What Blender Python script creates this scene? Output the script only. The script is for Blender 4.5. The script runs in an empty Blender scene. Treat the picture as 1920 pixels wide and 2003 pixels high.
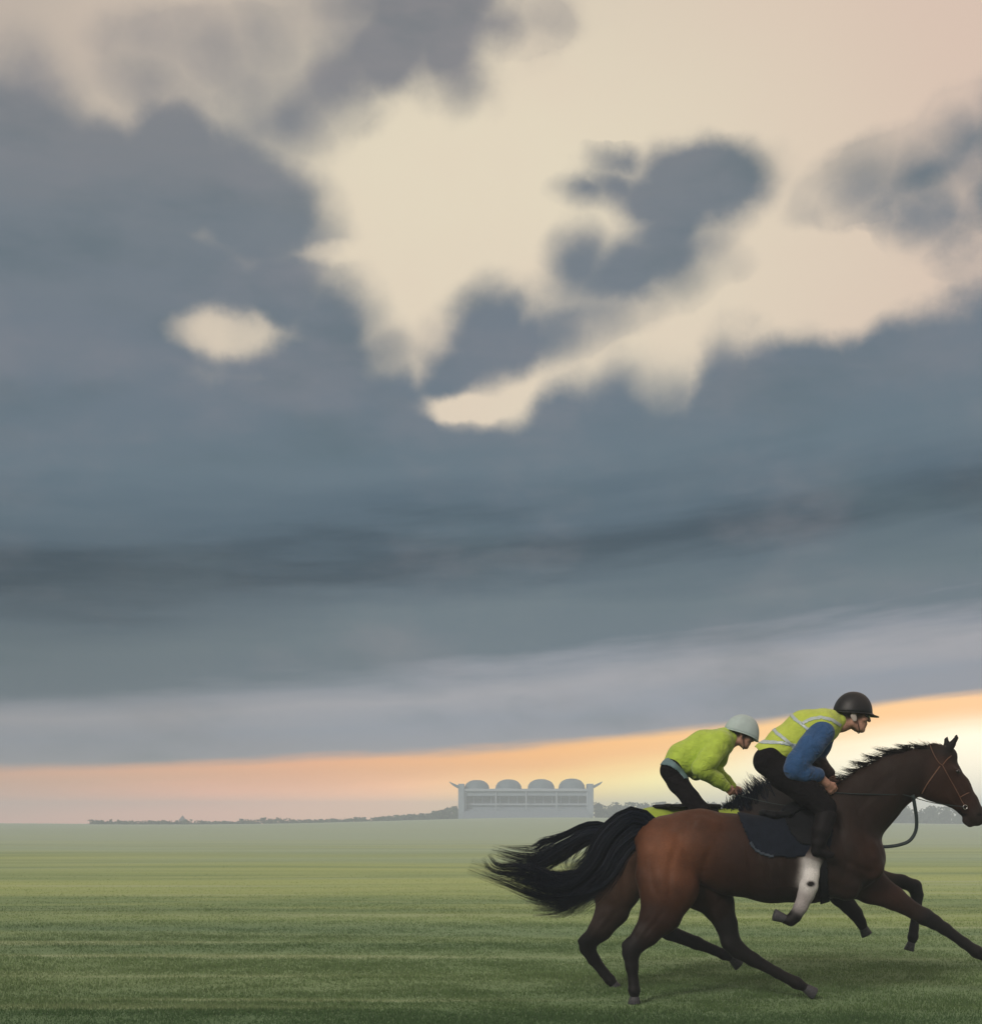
import bpy, bmesh, math, random
import numpy as np
from mathutils import Vector, Matrix

scene = bpy.context.scene
COL = scene.collection
R = math.radians

# ------------------------------------------------------------------ camera
EYE = 1.55                                   # eye height of somebody standing on the gallops
cam_d = bpy.data.cameras.new('camera')
cam = bpy.data.objects.new('camera', cam_d)
COL.objects.link(cam)
cam.location = (0.0, 0.0, EYE)
cam.rotation_euler = (R(90), 0, 0)           # level, looking along +Y
cam_d.sensor_fit = 'HORIZONTAL'
cam_d.sensor_width = 36.0
cam_d.lens = 36.0 * 2637.0 / 1920.0
cam_d.shift_y = (1606.0 - 1001.5) / 1920.0
cam_d.clip_start = 0.1
cam_d.clip_end = 6000.0
scene.camera = cam

# ------------------------------------------------------------------ colour management, sampling
scene.view_settings.view_transform = 'Standard'
scene.view_settings.look = 'None'
scene.view_settings.gamma = 1.0
scene.view_settings.use_curve_mapping = False
scene.view_settings.exposure = 0.25
scene.render.engine = 'CYCLES'
scene.cycles.use_denoising = True
scene.cycles.max_bounces = 6
scene.cycles.diffuse_bounces = 3
scene.cycles.volume_bounces = 1
scene.cycles.transparent_max_bounces = 8


def lin(r, g, b):
    """8 bit sRGB to linear RGBA"""
    o = []
    for c in (r, g, b):
        c = c / 255.0
        o.append(c / 12.92 if c <= 0.04045 else ((c + 0.055) / 1.055) ** 2.4)
    return (o[0], o[1], o[2], 1.0)


class Nodes:
    """terse helper for building node graphs"""
    def __init__(self, tree):
        self.t = tree
        self.n = tree.nodes
        self.l = tree.links

    def put(self, sock, v):
        if isinstance(v, bpy.types.NodeSocket):
            self.l.new(v, sock)
        else:
            sock.default_value = v

    def new(self, typ, **kw):
        n = self.n.new(typ)
        for k, v in kw.items():
            setattr(n, k, v)
        return n

    def math(self, op, a, b=None, c=None, clamp=False):
        n = self.new('ShaderNodeMath', operation=op, use_clamp=clamp)
        self.put(n.inputs[0], a)
        if b is not None:
            self.put(n.inputs[1], b)
        if c is not None:
            self.put(n.inputs[2], c)
        return n.outputs[0]

    def vmath(self, op, a, b=None, scale=None):
        n = self.new('ShaderNodeVectorMath', operation=op)
        self.put(n.inputs[0], a)
        if b is not None:
            self.put(n.inputs[1], b)
        if scale is not None:
            self.put(n.inputs['Scale'], scale)
        return n.outputs[0]

    def sep(self, v):
        n = self.new('ShaderNodeSeparateXYZ')
        self.put(n.inputs[0], v)
        return n.outputs

    def comb(self, x, y, z):
        n = self.new('ShaderNodeCombineXYZ')
        for i, v in enumerate((x, y, z)):
            self.put(n.inputs[i], v)
        return n.outputs[0]

    def noise(self, vec, scale, detail=4.0, rough=0.5, dist=0.0, lac=2.0):
        n = self.new('ShaderNodeTexNoise')
        if vec is not None:
            self.put(n.inputs['Vector'], vec)
        n.inputs['Scale'].default_value = scale
        n.inputs['Detail'].default_value = detail
        n.inputs['Roughness'].default_value = rough
        n.inputs['Lacunarity'].default_value = lac
        n.inputs['Distortion'].default_value = dist
        return n.outputs

    def smooth(self, v, a, b, lo=0.0, hi=1.0):
        n = self.new('ShaderNodeMapRange', interpolation_type='SMOOTHSTEP')
        for i, q in enumerate((v, a, b, lo, hi)):
            self.put(n.inputs[i], q)
        return n.outputs[0]

    def linear(self, v, a, b, lo=0.0, hi=1.0):
        n = self.new('ShaderNodeMapRange', interpolation_type='LINEAR')
        for i, q in enumerate((v, a, b, lo, hi)):
            self.put(n.inputs[i], q)
        return n.outputs[0]

    def mix(self, f, a, b, mode='MIX'):
        n = self.new('ShaderNodeMix', data_type='RGBA', blend_type=mode)
        self.put(n.inputs['Factor'], f)
        self.put(n.inputs[6], a)
        self.put(n.inputs[7], b)
        return n.outputs[2]

    def ramp(self, f, stops, interp='EASE'):
        n = self.new('ShaderNodeValToRGB')
        n.color_ramp.interpolation = interp
        e = n.color_ramp.elements
        while len(e) < len(stops):
            e.new(0.5)
        for i, (p, c) in enumerate(stops):
            e[i].position = p
            e[i].color = c
        self.put(n.inputs[0], f)
        return n.outputs[0]

    def curve(self, f, pts, handle='AUTO'):
        n = self.new('ShaderNodeFloatCurve')
        c = n.mapping.curves[0]
        while len(c.points) < len(pts):
            c.points.new(0.5, 0.5)
        for i, (x, y) in enumerate(pts):
            c.points[i].location = (x, y)
            c.points[i].handle_type = handle
        n.mapping.update()
        self.put(n.inputs['Value'], f)
        return n.outputs[0]


# ------------------------------------------------------------------ sky (world)
SUN_AZ, SUN_EL = -148.0, 30.0               # key sun put behind the viewer's left shoulder, opposite the dawn glow (degrees from +Y, above the horizon)

world = bpy.data.worlds.new('World')
scene.world = world
world.use_nodes = True
W = Nodes(world.node_tree)
W.n.clear()


def arc(x, y):
    """chart of the sky: bearing and elevation in degrees (46 chart units to the degree near the horizon)"""
    x *= 1.0218
    y *= 1.0218
    az = math.atan2(x - 960.0, 2637.0)
    return math.degrees(az), math.degrees(math.atan2((1606.0 - y) * math.cos(az), 2637.0))


d = W.new('ShaderNodeTexCoord').outputs['Generated']
dx, dy, dz = W.sep(d)
az0 = W.math('MULTIPLY', W.math('ARCTAN2', dx, dy), 180 / math.pi)
el0 = W.math('MULTIPLY', W.math('ARCSINE', dz), 180 / math.pi)
flat = W.comb(az0, el0, 0.0)

# ragged cloud borders: two octave groups of domain warp
wa = W.vmath('SUBTRACT', W.noise(d, 9.0, 3.0, 0.55)[1], (0.5, 0.5, 0.5))
wb = W.vmath('SUBTRACT', W.noise(d, 34.0, 5.0, 0.62)[1], (0.5, 0.5, 0.5))
warp = W.vmath('ADD', flat, W.vmath('ADD', W.vmath('SCALE', wa, scale=1.6), W.vmath('SCALE', wb, scale=0.85)))
wx, wy, _ = W.sep(warp)
warp = W.comb(wx, wy, 0.0)

# outline of the great bank of cloud: its upper border against the bearing
OUT = [(-90, 560), (0, 640), (200, 690), (560, 690), (700, 688), (770, 692), (810, 735), (850, 790), (905, 806), (985, 792), (1030, 752), (1075, 735), (1130, 735), (1185, 708),
       (1235, 728), (1280, 742), (1322, 748), (1350, 690), (1382, 655), (1480, 640), (1560, 632), (1640, 652),
       (1690, 612), (1760, 588), (1820, 566), (1879, 535), (1960, 500)]
pts = []
for x, y in OUT:
    a, e = arc(x, y)
    pts.append(((a + 40) / 80, e / 40))
pts = [(0.0, 0.42), (0.12, 0.55)] + pts + [(0.88, 0.52), (1.0, 0.42)]
top = W.math('MULTIPLY', W.curve(W.linear(wx, -40, 40), pts, 'VECTOR'), 40.0)
field = W.math('MULTIPLY', W.math('SUBTRACT', top, wy), 0.60)

# single clouds and gaps: (x, y, half width, half height, turn, weight)
BLOBS = [
    # the dark shoulder of cloud on the left
    (50, 330, 150, 215, 0, 1), (190, 400, 190, 190, 0, 1), (340, 330, 130, 145, 10, 1), (90, 560, 420, 240, 0, .8), (470, 375, 165, 125, 25, 1.1), (540, 385, 62, 55, 10, 1.0), (470, 440, 110, 70, 0, 1),
    (330, 560, 240, 150, 0, .8), (620, 620, 88, 100, 0, 1), (540, 560, 105, 95, 0, 1.1), (500, 480, 80, 60, 0, 1.1), (560, 690, 190, 70, 0, 1), (-60, 420, 160, 260, 0, 1),
    # torn cloud above the bright gap
    (800, 20, 190, 95, 0, .55), (740, 100, 150, 85, -20, .6), (640, 165, 135, 64, -28, .7), (560, 215, 95, 48, -25, .65), (850, 110, 70, 70, 0, .45), (940, 45, 80, 40, 0, .35),
    (480, 150, 150, 70, 0, .2),
    # cloud right of the gap
    (1340, 338, 125, 84, 8, 1.6), (1400, 345, 75, 66, 0, 1.1), (1262, 378, 95, 58, 20, 1.5), (1300, 400, 90, 50, 0, 1.4), (1190, 348, 62, 30, 12, 1.1), (1120, 354, 38, 18, -10, 1), (1195, 302, 52, 20, 8, .8),
    (1290, 430, 115, 62, -35, 1.2), (1215, 512, 145, 60, -16, 1.3), (1112, 512, 50, 62, 0, 1), (1190, 552, 120, 30, -8, .8),
    # small cloud joining the bank
    (932, 632, 84, 66, -12, 1.15), (1000, 655, 120, 48, -16, .9), (900, 690, 120, 52, -22, 1), (840, 735, 105, 40, -25, 1), (1080, 612, 105, 36, -14, .55),
    # right border
    (1790, 322, 150, 46, -8, .35), (1870, 262, 60, 52, 0, .35), (1690, 362, 80, 26, -12, .3), (1820, 420, 95, 54, 18, .35), (1910, 380, 70, 90, 0, .3),
    # gaps
    (430, 642, 92, 50, 2, -1.1), (375, 635, 80, 40, 0, -.3), (640, 480, 60, 22, -8, -.5),
    (870, 785, 80, 26, -4, -.7),
]
acc = field
holes = None
for x, y, hw, hh, turn, wgt in BLOBS:
    a, e = arc(x, y)
    if wgt > 0:
        hw, hh = hw * 1.03 + 3, hh * 1.03 + 3
    a1, _ = arc(x + hw, y)
    _, e1 = arc(x, y - hh)
    mp = W.new('ShaderNodeMapping', vector_type='TEXTURE')
    W.put(mp.inputs['Vector'], warp)
    mp.inputs['Location'].default_value = (a, e, 0)
    mp.inputs['Rotation'].default_value = (0, 0, R(-turn))
    mp.inputs['Scale'].default_value = (abs(a1 - a) * (3.0 if wgt > 0 else 1.5), abs(e1 - e) * (3.0 if wgt > 0 else 1.5), 1)
    g = W.new('ShaderNodeTexGradient', gradient_type='SPHERICAL')
    W.put(g.inputs[0], mp.outputs[0])
    if wgt > 0:
        wgt *= 0.25 + min(hw, hh) * 0.014
        # join: whichever cloud is nearer, raised a little where two overlap
        up = W.math('MULTIPLY_ADD', g.outputs[1], wgt * 3.0, -2.0 * wgt)
        up = W.math('MINIMUM', up, W.math('MULTIPLY_ADD', g.outputs[1], 4.2, -1.9))
        n = W.new('ShaderNodeMath', operation='SMOOTH_MAX')
        W.put(n.inputs[0], acc)
        W.put(n.inputs[1], up)
        n.inputs[2].default_value = 0.25
        acc = n.outputs[0]
    else:
        h2 = W.math('MULTIPLY', W.smooth(g.outputs[1], 0.0, 0.75), wgt)
        holes = h2 if holes is None else W.math('ADD', holes, h2)
# billows: rounded lumps along the cloud borders
vor = W.new('ShaderNodeTexVoronoi', feature='F1')
W.put(vor.inputs['Vector'], W.vmath('ADD', d, W.vmath('SCALE', wb, scale=0.012)))
vor.inputs['Scale'].default_value = 27.0
acc = W.math('ADD', acc, W.math('MULTIPLY', W.math('MULTIPLY', W.math('SUBTRACT', 0.46, vor.outputs['Distance']), 0.55), W.smooth(acc, -1.0, -0.25)))
acc = W.math('ADD', W.math('SMOOTH_MIN', acc, 0.75, 0.3), holes)
# rest of the sky, out of view: broken cloud opened overhead for more ambient light
rest = W.smooth(W.math('MAXIMUM', W.math('ABSOLUTE', az0), W.math('SUBTRACT', el0, 11.0)), 24.0, 34.0)
fb = W.noise(d, 3.1, 6.0, 0.55)[0]
far = W.math('MULTIPLY_ADD', W.math('SUBTRACT', fb, 0.5), 7.0, W.math('MULTIPLY', W.math('SUBTRACT', 20.0, el0), 0.06))
acc = W.math('ADD', W.math('MULTIPLY', acc, W.math('SUBTRACT', 1.0, rest)), W.math('MULTIPLY', far, rest))
fine = W.math('SUBTRACT', W.noise(d, 52.0, 6.0, 0.6)[0], 0.5)
acc = W.math('MULTIPLY_ADD', fine, 0.28, acc)
# borders run from crisp to smoky
soft = W.smooth(W.noise(d, 6.5, 3.0, 0.5)[0], 0.34, 0.64, 0.5, 1.25)
cover = W.smooth(W.math('DIVIDE', acc, soft), -0.92, 0.70)

# lit upper sky between the clouds
nish = W.new('ShaderNodeTexSky', sky_type='NISHITA', sun_disc=False)
nish.sun_elevation = R(SUN_EL)
nish.sun_rotation = R(SUN_AZ)
nish.air_density = 1.0
nish.dust_density = 2.5
a, e = arc(930, 500)
mp = W.new('ShaderNodeMapping', vector_type='TEXTURE')
W.put(mp.inputs['Vector'], flat)
mp.inputs['Location'].default_value = (a, e, 0)
mp.inputs['Scale'].default_value = (25, 19, 1)
gl = W.new('ShaderNodeTexGradient', gradient_type='SPHERICAL')
W.put(gl.inputs[0], mp.outputs[0])
pink = W.mix(W.smooth(az0, -6, 14), lin(180, 170, 159), lin(218, 194, 177))
clear = W.mix(W.smooth(gl.outputs[1], 0.0, 0.8), pink, lin(230, 218, 193))
mott = W.noise(d, 4.0, 4.0, 0.5)[0]
clear = W.mix(W.smooth(mott, 0.42, 0.70, 0.0, 0.30), clear, lin(224, 196, 180))
skyc = W.vmath('SCALE', nish.outputs[0], scale=0.10)
clear = W.mix(0.03, clear, skyc)

# underside of the bank: bands that follow its tilted lower border
low = W.curve(W.linear(az0, -60, 60), [((q + 60) / 120, v / 10) for q, v in
              [(-60, 3.0), (-40, 1.9), (-20, 2.1), (-10, 2.5), (0, 3.05), (8, 3.75), (14, 4.5), (20, 5.35), (34, 6.0), (60, 3.0)]])
low = W.math('SUBTRACT', W.math('MULTIPLY', low, 10.0), 3.05)
streak = W.noise(W.vmath('MULTIPLY', W.comb(az0, W.math('SUBTRACT', el0, W.math('MULTIPLY', low, 0.8)), 0.0), (0.05, 0.40, 1)), 1.6, 6.0, 0.58)[0]
low2 = W.curve(W.linear(az0, -60, 60), [((q + 60) / 120, (v + 4) / 8) for q, v in
               [(-60, 0), (-34, -1.8), (-20, -2.1), (-10, -1.1), (0, 0), (10, 0.9), (20, 2.0), (34, 2.2), (60, 0)]])
low2 = W.math('MULTIPLY_ADD', low2, 8.0, -4.0)
k_up = W.smooth(el0, 3.2, 6.0)
tilt = W.math('ADD', W.math('MULTIPLY', low, W.math('SUBTRACT', 1.0, k_up)), W.math('MULTIPLY', low2, k_up))
tilt = W.math('MULTIPLY', tilt, W.linear(el0, 8.0, 15.0, 1.0, 0.45))
t = W.math('SUBTRACT', el0, tilt)
tw = W.math('MULTIPLY_ADD', W.math('SUBTRACT', streak, 0.5), W.linear(el0, 2.0, 9.0, 0.5, 4.2), t)
body = W.ramp(W.linear(tw, 0, 34), [(p / 34.0, lin(*c)) for p, c in [
    (2.6, (154, 150, 154)), (3.5, (142, 145, 156)), (4.3, (141, 147, 160)), (5.4, (160, 160, 167)), (6.3, (136, 142, 153)), (7.2, (95, 111, 123)),
    (8.6, (98, 114, 124)), (10.0, (83, 101, 114)), (11.4, (54, 74, 89)), (12.8, (80, 100, 115)), (15.0, (96, 114, 127)),
    (17.5, (103, 117, 130)), (20.0, (109, 120, 132)), (24.0, (114, 123, 132)), (28.0, (128, 130, 135)), (31.0, (137, 135, 138))]], 'LINEAR')
# mauve and teal patches in the cloud
patch = W.noise(W.vmath('MULTIPLY', d, (1, 1, 2.0)), 7.0, 5.0, 0.55)[0]
body = W.mix(W.smooth(patch, 0.47, 0.74, 0.0, 0.32), body, lin(140, 137, 143))
patch2 = W.noise(W.vmath('MULTIPLY', W.vmath('ADD', d, (3, 1, 2)), (1, 1, 2.6)), 6.0, 5.0, 0.55)[0]
body = W.mix(W.smooth(patch2, 0.48, 0.75, 0.0, 0.5), body, lin(82, 102, 112))
# thin cloud lets the lit sky glow through
# the bank is heaviest away from the glow
body = W.vmath('SCALE', body, scale=W.math('SUBTRACT', 1.0, W.math('MULTIPLY', W.smooth(az0, -2, -20, 0.0, 0.16), W.smooth(el0, 14, 9))))
upper = W.mix(cover, clear, body)

# the open strip under the bank
glow_lo = W.ramp(W.linear(az0, -60, 60), [((q + 60) / 120, lin(*c)) for q, c in [
    (-60, (150, 143, 145)), (-22, (222, 140, 106)), (-12, (248, 154, 110)), (-4, (255, 178, 116)), (3, (255, 214, 112)), (7, (255, 236, 146)),
    (12, (255, 243, 205)), (20, (255, 243, 214)), (34, (240, 205, 160)), (60, (150, 143, 145))]], 'LINEAR')
glow_hi = W.ramp(W.linear(az0, -60, 60), [((q + 60) / 120, lin(*c)) for q, c in [
    (-60, (148, 142, 146)), (-22, (206, 152, 120)), (-8, (238, 164, 108)), (2, (254, 182, 96)), (12, (255, 200, 124)), (20, (255, 198, 138)),
    (34, (225, 180, 140)), (60, (148, 142, 146))]], 'LINEAR')
glow_lo = W.vmath('SCALE', glow_lo, scale=W.smooth(az0, -10, 14, 2.2, 1.5))
glow_hi = W.vmath('SCALE', glow_hi, scale=1.25)
ts = W.math('MULTIPLY_ADD', W.math('SUBTRACT', streak, 0.5), 1.0, t)
glow = W.mix(W.smooth(ts, 0.9, 2.5), glow_lo, glow_hi)
gate = W.smooth(ts, 2.75, 3.35)
sky = W.mix(gate, glow, upper)
# ground side of the world (never in view)
sky = W.mix(W.smooth(el0, -2.0, -0.5), lin(96, 104, 84), sky)

bg = W.new('ShaderNodeBackground')
W.put(bg.inputs['Color'], sky)
bg.inputs['Strength'].default_value = 0.86
W.l.new(bg.outputs[0], W.new('ShaderNodeOutputWorld').inputs[0])
world.cycles.sampling_method = 'MANUAL'
world.cycles.sample_map_resolution = 512

# ------------------------------------------------------------------ soft key sun, added behind the viewer to light the riders
sun_d = bpy.data.lights.new('sun', 'SUN')
sun_d.energy = 1.5
sun_d.angle = R(14)
sun_d.color = (1.0, 0.90, 0.80)
sun = bpy.data.objects.new('sun', sun_d)
COL.objects.link(sun)
sdir = Vector((math.sin(R(SUN_AZ)) * math.cos(R(SUN_EL)), math.cos(R(SUN_AZ)) * math.cos(R(SUN_EL)), math.sin(R(SUN_EL))))
sun.rotation_euler = (-sdir).to_track_quat('-Z', 'Y').to_euler()
sun.location = (-60, -90, 60)

# ------------------------------------------------------------------ mesh helpers
def obj(name, verts, faces, mat=None, parent=None, smooth=False, mats=None, midx=None, loc=None):
    me = bpy.data.meshes.new(name)
    me.from_pydata(verts if isinstance(verts, list) else verts.tolist(), [], faces if isinstance(faces, list) else faces.tolist())
    if smooth:
        me.polygons.foreach_set('use_smooth', [True] * len(me.polygons))
    if mat is not None:
        me.materials.append(mat)
    for m in mats or []:
        me.materials.append(m)
    if midx is not None:
        me.polygons.foreach_set('material_index', midx)
    me.update()
    o = bpy.data.objects.new(name, me)
    COL.objects.link(o)
    if loc is not None:
        o.location = loc
    if parent is not None:
        o.parent = parent
    return o


def bm_obj(name, bm, mat=None, parent=None, smooth=False, bevel=0.0):
    me = bpy.data.meshes.new(name)
    bm.to_mesh(me)
    bm.free()
    if smooth:
        me.polygons.foreach_set('use_smooth', [True] * len(me.polygons))
    if mat is not None:
        me.materials.append(mat)
    o = bpy.data.objects.new(name, me)
    COL.objects.link(o)
    if parent is not None:
        o.parent = parent
    if bevel:
        b = o.modifiers.new('bevel', 'BEVEL')
        b.width = bevel
        b.segments = 2
    return o


def empty(name, loc=(0, 0, 0)):
    o = bpy.data.objects.new(name, None)
    o.empty_display_size = 0.2
    o.location = loc
    COL.objects.link(o)
    return o


def tag(o, label=None, cat=None, group=None, kind=None):
    for k, v in (('label', label), ('category', cat), ('group', group), ('kind', kind)):
        if v is not None:
            o[k] = v
    return o


def box(bm, x0, x1, y0, y1, z0, z1):
    vs = [bm.verts.new(p) for p in ((x0, y0, z0), (x1, y0, z0), (x1, y1, z0), (x0, y1, z0), (x0, y0, z1), (x1, y0, z1), (x1, y1, z1), (x0, y1, z1))]
    for f in ((3, 2, 1, 0), (4, 5, 6, 7), (0, 1, 5, 4), (1, 2, 6, 5), (2, 3, 7, 6), (3, 0, 4, 7)):
        bm.faces.new([vs[i] for i in f])


def box_obj(name, x0, x1, y0, y1, z0, z1, mat, parent, bevel=0.0):
    bm = bmesh.new()
    box(bm, x0, x1, y0, y1, z0, z1)
    return bm_obj(name, bm, mat, parent, bevel=bevel)


def material(name, colour, rough=0.7, spec=0.3, noise=None, bump=None, sheen=0.0, metallic=0.0):
    """plain surface with mottling: noise = (scale, amount), bump = (scale, strength)"""
    m = bpy.data.materials.new(name)
    m.use_nodes = True
    G = Nodes(m.node_tree)
    b = m.node_tree.nodes['Principled BSDF']
    b.inputs['Roughness'].default_value = rough
    b.inputs['Specular IOR Level'].default_value = spec
    b.inputs['Metallic'].default_value = metallic
    if sheen:
        b.inputs['Sheen Weight'].default_value = sheen
    co = G.new('ShaderNodeTexCoord').outputs['Object']
    c = (*colour, 1.0)
    if noise:
        f = G.noise(co, noise[0], 5.0, 0.6)[0]
        k = G.linear(f, 0.25, 0.75, 1 - noise[1], 1 + noise[1])
        G.put(b.inputs['Base Color'], G.vmath('SCALE', c[:3], scale=k))
    else:
        b.inputs['Base Color'].default_value = c
    if bump:
        bn = G.new('ShaderNodeBump')
        bn.inputs['Strength'].default_value = bump[1]
        bn.inputs['Distance'].default_value = 0.01
        G.put(bn.inputs['Height'], G.noise(co, bump[0], 6.0, 0.6)[0])
        G.put(b.inputs['Normal'], bn.outputs[0])
    return m


# ------------------------------------------------------------------ the gallops: one sheet of turf to the horizon
def ground_z(x, y):
    """gentle down: flat where the horses run, a low rise under the grandstand, falling away behind"""
    def ss(v, a, b):
        k = np.clip((v - a) / (b - a), 0, 1)
        return k * k * (3 - 2 * k)
    crest = 0.75 + 1.55 * np.exp(-((x - 12) / 55.0) ** 2) + 0.25 * np.sin(x / 37.0)
    return crest * ss(y, 70, 345) - ss(y, 375, 620) * (crest + 6.0) + 0.02 * np.sin(x / 3.1 + 1.3) * np.sin(y / 4.3) * ss(y, 16, 40)


def make_ground():
    ys = np.concatenate([np.linspace(-60, 8, 12), np.linspace(9, 60, 70), np.geomspace(62, 950, 90)])
    xs = np.concatenate([-np.geomspace(40, 800, 36)[::-1], np.linspace(-38, 38, 60), np.geomspace(40, 800, 36)])
    X, Y = np.meshgrid(xs, ys)
    Z = ground_z(X, Y)
    V = np.stack([X, Y, Z], -1).reshape(-1, 3)
    n, m = len(ys), len(xs)
    i = np.arange(n - 1)[:, None] * m + np.arange(m - 1)[None, :]
    F = np.stack([i, i + 1, i + 1 + m, i + m], -1).reshape(-1, 4)
    return V, F


def turf_colour(G, pos):
    """turf colour with mist paling put in: darker strip along the track, paler beyond, long streaks left by mowing and hooves"""
    x, y, z = G.sep(pos)
    w1 = G.noise(G.comb(G.math('MULTIPLY', x, 0.05), G.math('MULTIPLY', y, 0.5), 0.0), 1.0, 4.0, 0.55)[0]
    s1 = G.noise(G.comb(G.math('MULTIPLY', x, 0.07), y, 0.0), 0.22, 4.0, 0.55, 0.4)[0]
    s2 = G.noise(G.comb(G.math('MULTIPLY', x, 0.16), G.math('ADD', y, 40.0), 0.0), 0.6, 4.0, 0.58, 0.3)[0]
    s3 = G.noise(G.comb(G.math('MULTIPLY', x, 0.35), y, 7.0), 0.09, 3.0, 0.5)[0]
    zone = G.smooth(G.math('MULTIPLY_ADD', G.math('SUBTRACT', w1, 0.5), 22.0, y), 10.0, 34.0)  # near turf darker, farther paler: haze falloff put into the colour
    mist_tint = G.smooth(G.math('MULTIPLY_ADD', G.math('SUBTRACT', s3, 0.5), 60.0, y), 35.0, 110.0)
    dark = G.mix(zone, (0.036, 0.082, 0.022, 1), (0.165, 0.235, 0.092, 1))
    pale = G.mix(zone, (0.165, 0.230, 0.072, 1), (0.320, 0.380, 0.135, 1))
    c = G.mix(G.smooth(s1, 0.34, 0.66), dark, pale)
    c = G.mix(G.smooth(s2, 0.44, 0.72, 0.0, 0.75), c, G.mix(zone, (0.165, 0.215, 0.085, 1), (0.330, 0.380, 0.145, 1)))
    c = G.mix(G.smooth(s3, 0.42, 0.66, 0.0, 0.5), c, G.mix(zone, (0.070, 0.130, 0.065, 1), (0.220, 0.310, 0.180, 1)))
    c = G.mix(G.math('MULTIPLY', mist_tint, 0.75), c, (0.370, 0.445, 0.340, 1))  # far turf tinted pale blue-green to imitate mist over it
    s4 = G.noise(G.comb(G.math('MULTIPLY', x, 0.06), G.math('ADD', y, 13.0), 3.0), 0.9, 3.0, 0.5)[0]
    c = G.mix(G.smooth(s4, 0.58, 0.72, 0.0, 0.6), c, (0.34, 0.39, 0.23, 1))
    return c


mg = bpy.data.materials.new('turf')
mg.use_nodes = True
G = Nodes(mg.node_tree)
b = mg.node_tree.nodes['Principled BSDF']
pos = G.new('ShaderNodeNewGeometry').outputs['Position']
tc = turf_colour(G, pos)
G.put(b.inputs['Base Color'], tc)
b.inputs['Roughness'].default_value = 0.85
b.inputs['Specular IOR Level'].default_value = 0.15
b.inputs['Sheen Weight'].default_value = 0.42          # pales the turf at grazing views, standing in for mist
b.inputs['Sheen Roughness'].default_value = 0.35
G.put(b.inputs['Sheen Tint'], G.mix(0.68, (0.80, 0.95, 0.72, 1), G.vmath('SCALE', tc, scale=3.2)))
bn = G.new('ShaderNodeBump')
bn.inputs['Strength'].default_value = 0.6
bn.inputs['Distance'].default_value = 0.05
G.put(bn.inputs['Height'], G.noise(G.vmath('MULTIPLY', pos, (1.0, 1.6, 1)), 9.0, 6.0, 0.7)[0])
G.put(b.inputs['Normal'], bn.outputs[0])
V, F = make_ground()
ground = obj('ground', V, F, mg, smooth=True)
tag(ground, 'open green turf of the gallops with long mown streaks', 'grass', kind='structure')

# turf blades over the stretch in front of the stand of mist
mb = bpy.data.materials.new('turf_blade')
mb.use_nodes = True
G = Nodes(mb.node_tree)
b = mb.node_tree.nodes['Principled BSDF']
pos = G.new('ShaderNodeNewGeometry').outputs['Position']
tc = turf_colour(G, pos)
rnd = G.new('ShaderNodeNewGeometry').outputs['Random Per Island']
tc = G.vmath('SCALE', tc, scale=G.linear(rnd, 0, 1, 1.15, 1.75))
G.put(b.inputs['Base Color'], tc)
b.inputs['Roughness'].default_value = 0.6
b.inputs['Specular IOR Level'].default_value = 0.25
tr = G.new('ShaderNodeBsdfTranslucent')
G.put(tr.inputs[0], tc)
mx = G.new('ShaderNodeMixShader')
mx.inputs[0].default_value = 0.5
G.l.new(b.outputs[0], mx.inputs[1])
G.l.new(tr.outputs[0], mx.inputs[2])
G.l.new(mx.outputs[0], mb.node_tree.nodes['Material Output'].inputs[0])


def make_blades():
    rng = np.random.default_rng(5)
    n = 620000
    y = 7.6 + rng.gamma(1.5, 5.6, n)                         # dense along the track, thinning out beyond
    e_ = rng.random(n) * 2 - 1
    x = e_ * (y * 0.40 + 1.0) + np.sign(e_) * np.abs(e_) ** 6 * rng.exponential(2.2, n)    # ragged, feathered border
    clump = 0.7 * np.sin(x * 2.1 + 3 * np.sin(y * 0.7)) * np.sin(y * 3.3 + np.sin(x * 1.3) * 2) + 0.5 * np.sin(x * 5.3 + 2 * np.sin(y * 2.9 + x)) * np.sin(y * 7.7 + 1.6 * np.sin(x * 3.7))
    keep = rng.random(n) < np.clip(0.50 + 0.30 * clump + 0.16 * np.sin(y * 1.9 + 0.9 * np.sin(x * 0.8) + 0.7 * np.sin(x * 0.31)) + 0.2 * np.exp(-(y - 9.5) / 2.5), 0.14, 1)   # tufty
    x, y, clump = x[keep], y[keep], clump[keep]
    n = len(x)
    h = (0.012 + 0.018 * rng.random(n) ** 2) * (1 + 0.35 * clump) * np.clip(1.25 - y / 60.0, 0.35, 1.1)
    w = 0.0045 * (0.7 + 0.6 * rng.random(n)) * (0.6 + y / 16.0)
    a = rng.random(n) * 2 * np.pi
    lean = (rng.random(n) - 0.3) * 1.1
    la = rng.random(n) * 2 * np.pi
    z = ground_z(x, y)
    p0 = np.stack([x - w * np.cos(a), y - w * np.sin(a), z - 0.004], -1)
    p1 = np.stack([x + w * np.cos(a), y + w * np.sin(a), z - 0.004], -1)
    p2 = np.stack([x + h * lean * np.cos(la), y + h * lean * np.sin(la), z + h], -1)
    V = np.stack([p0, p1, p2], 1).reshape(-1, 3)
    me = bpy.data.meshes.new('turf_grass')
    me.vertices.add(3 * n)
    me.vertices.foreach_set('co', V.ravel())
    me.loops.add(3 * n)
    me.loops.foreach_set('vertex_index', np.arange(3 * n, dtype=np.int32))
    me.polygons.add(n)
    me.polygons.foreach_set('loop_start', np.arange(0, 3 * n, 3, dtype=np.int32))
    me.materials.append(mb)
    me.update(calc_edges=True)
    o = bpy.data.objects.new('turf_grass', me)
    COL.objects.link(o)
    return o


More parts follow.
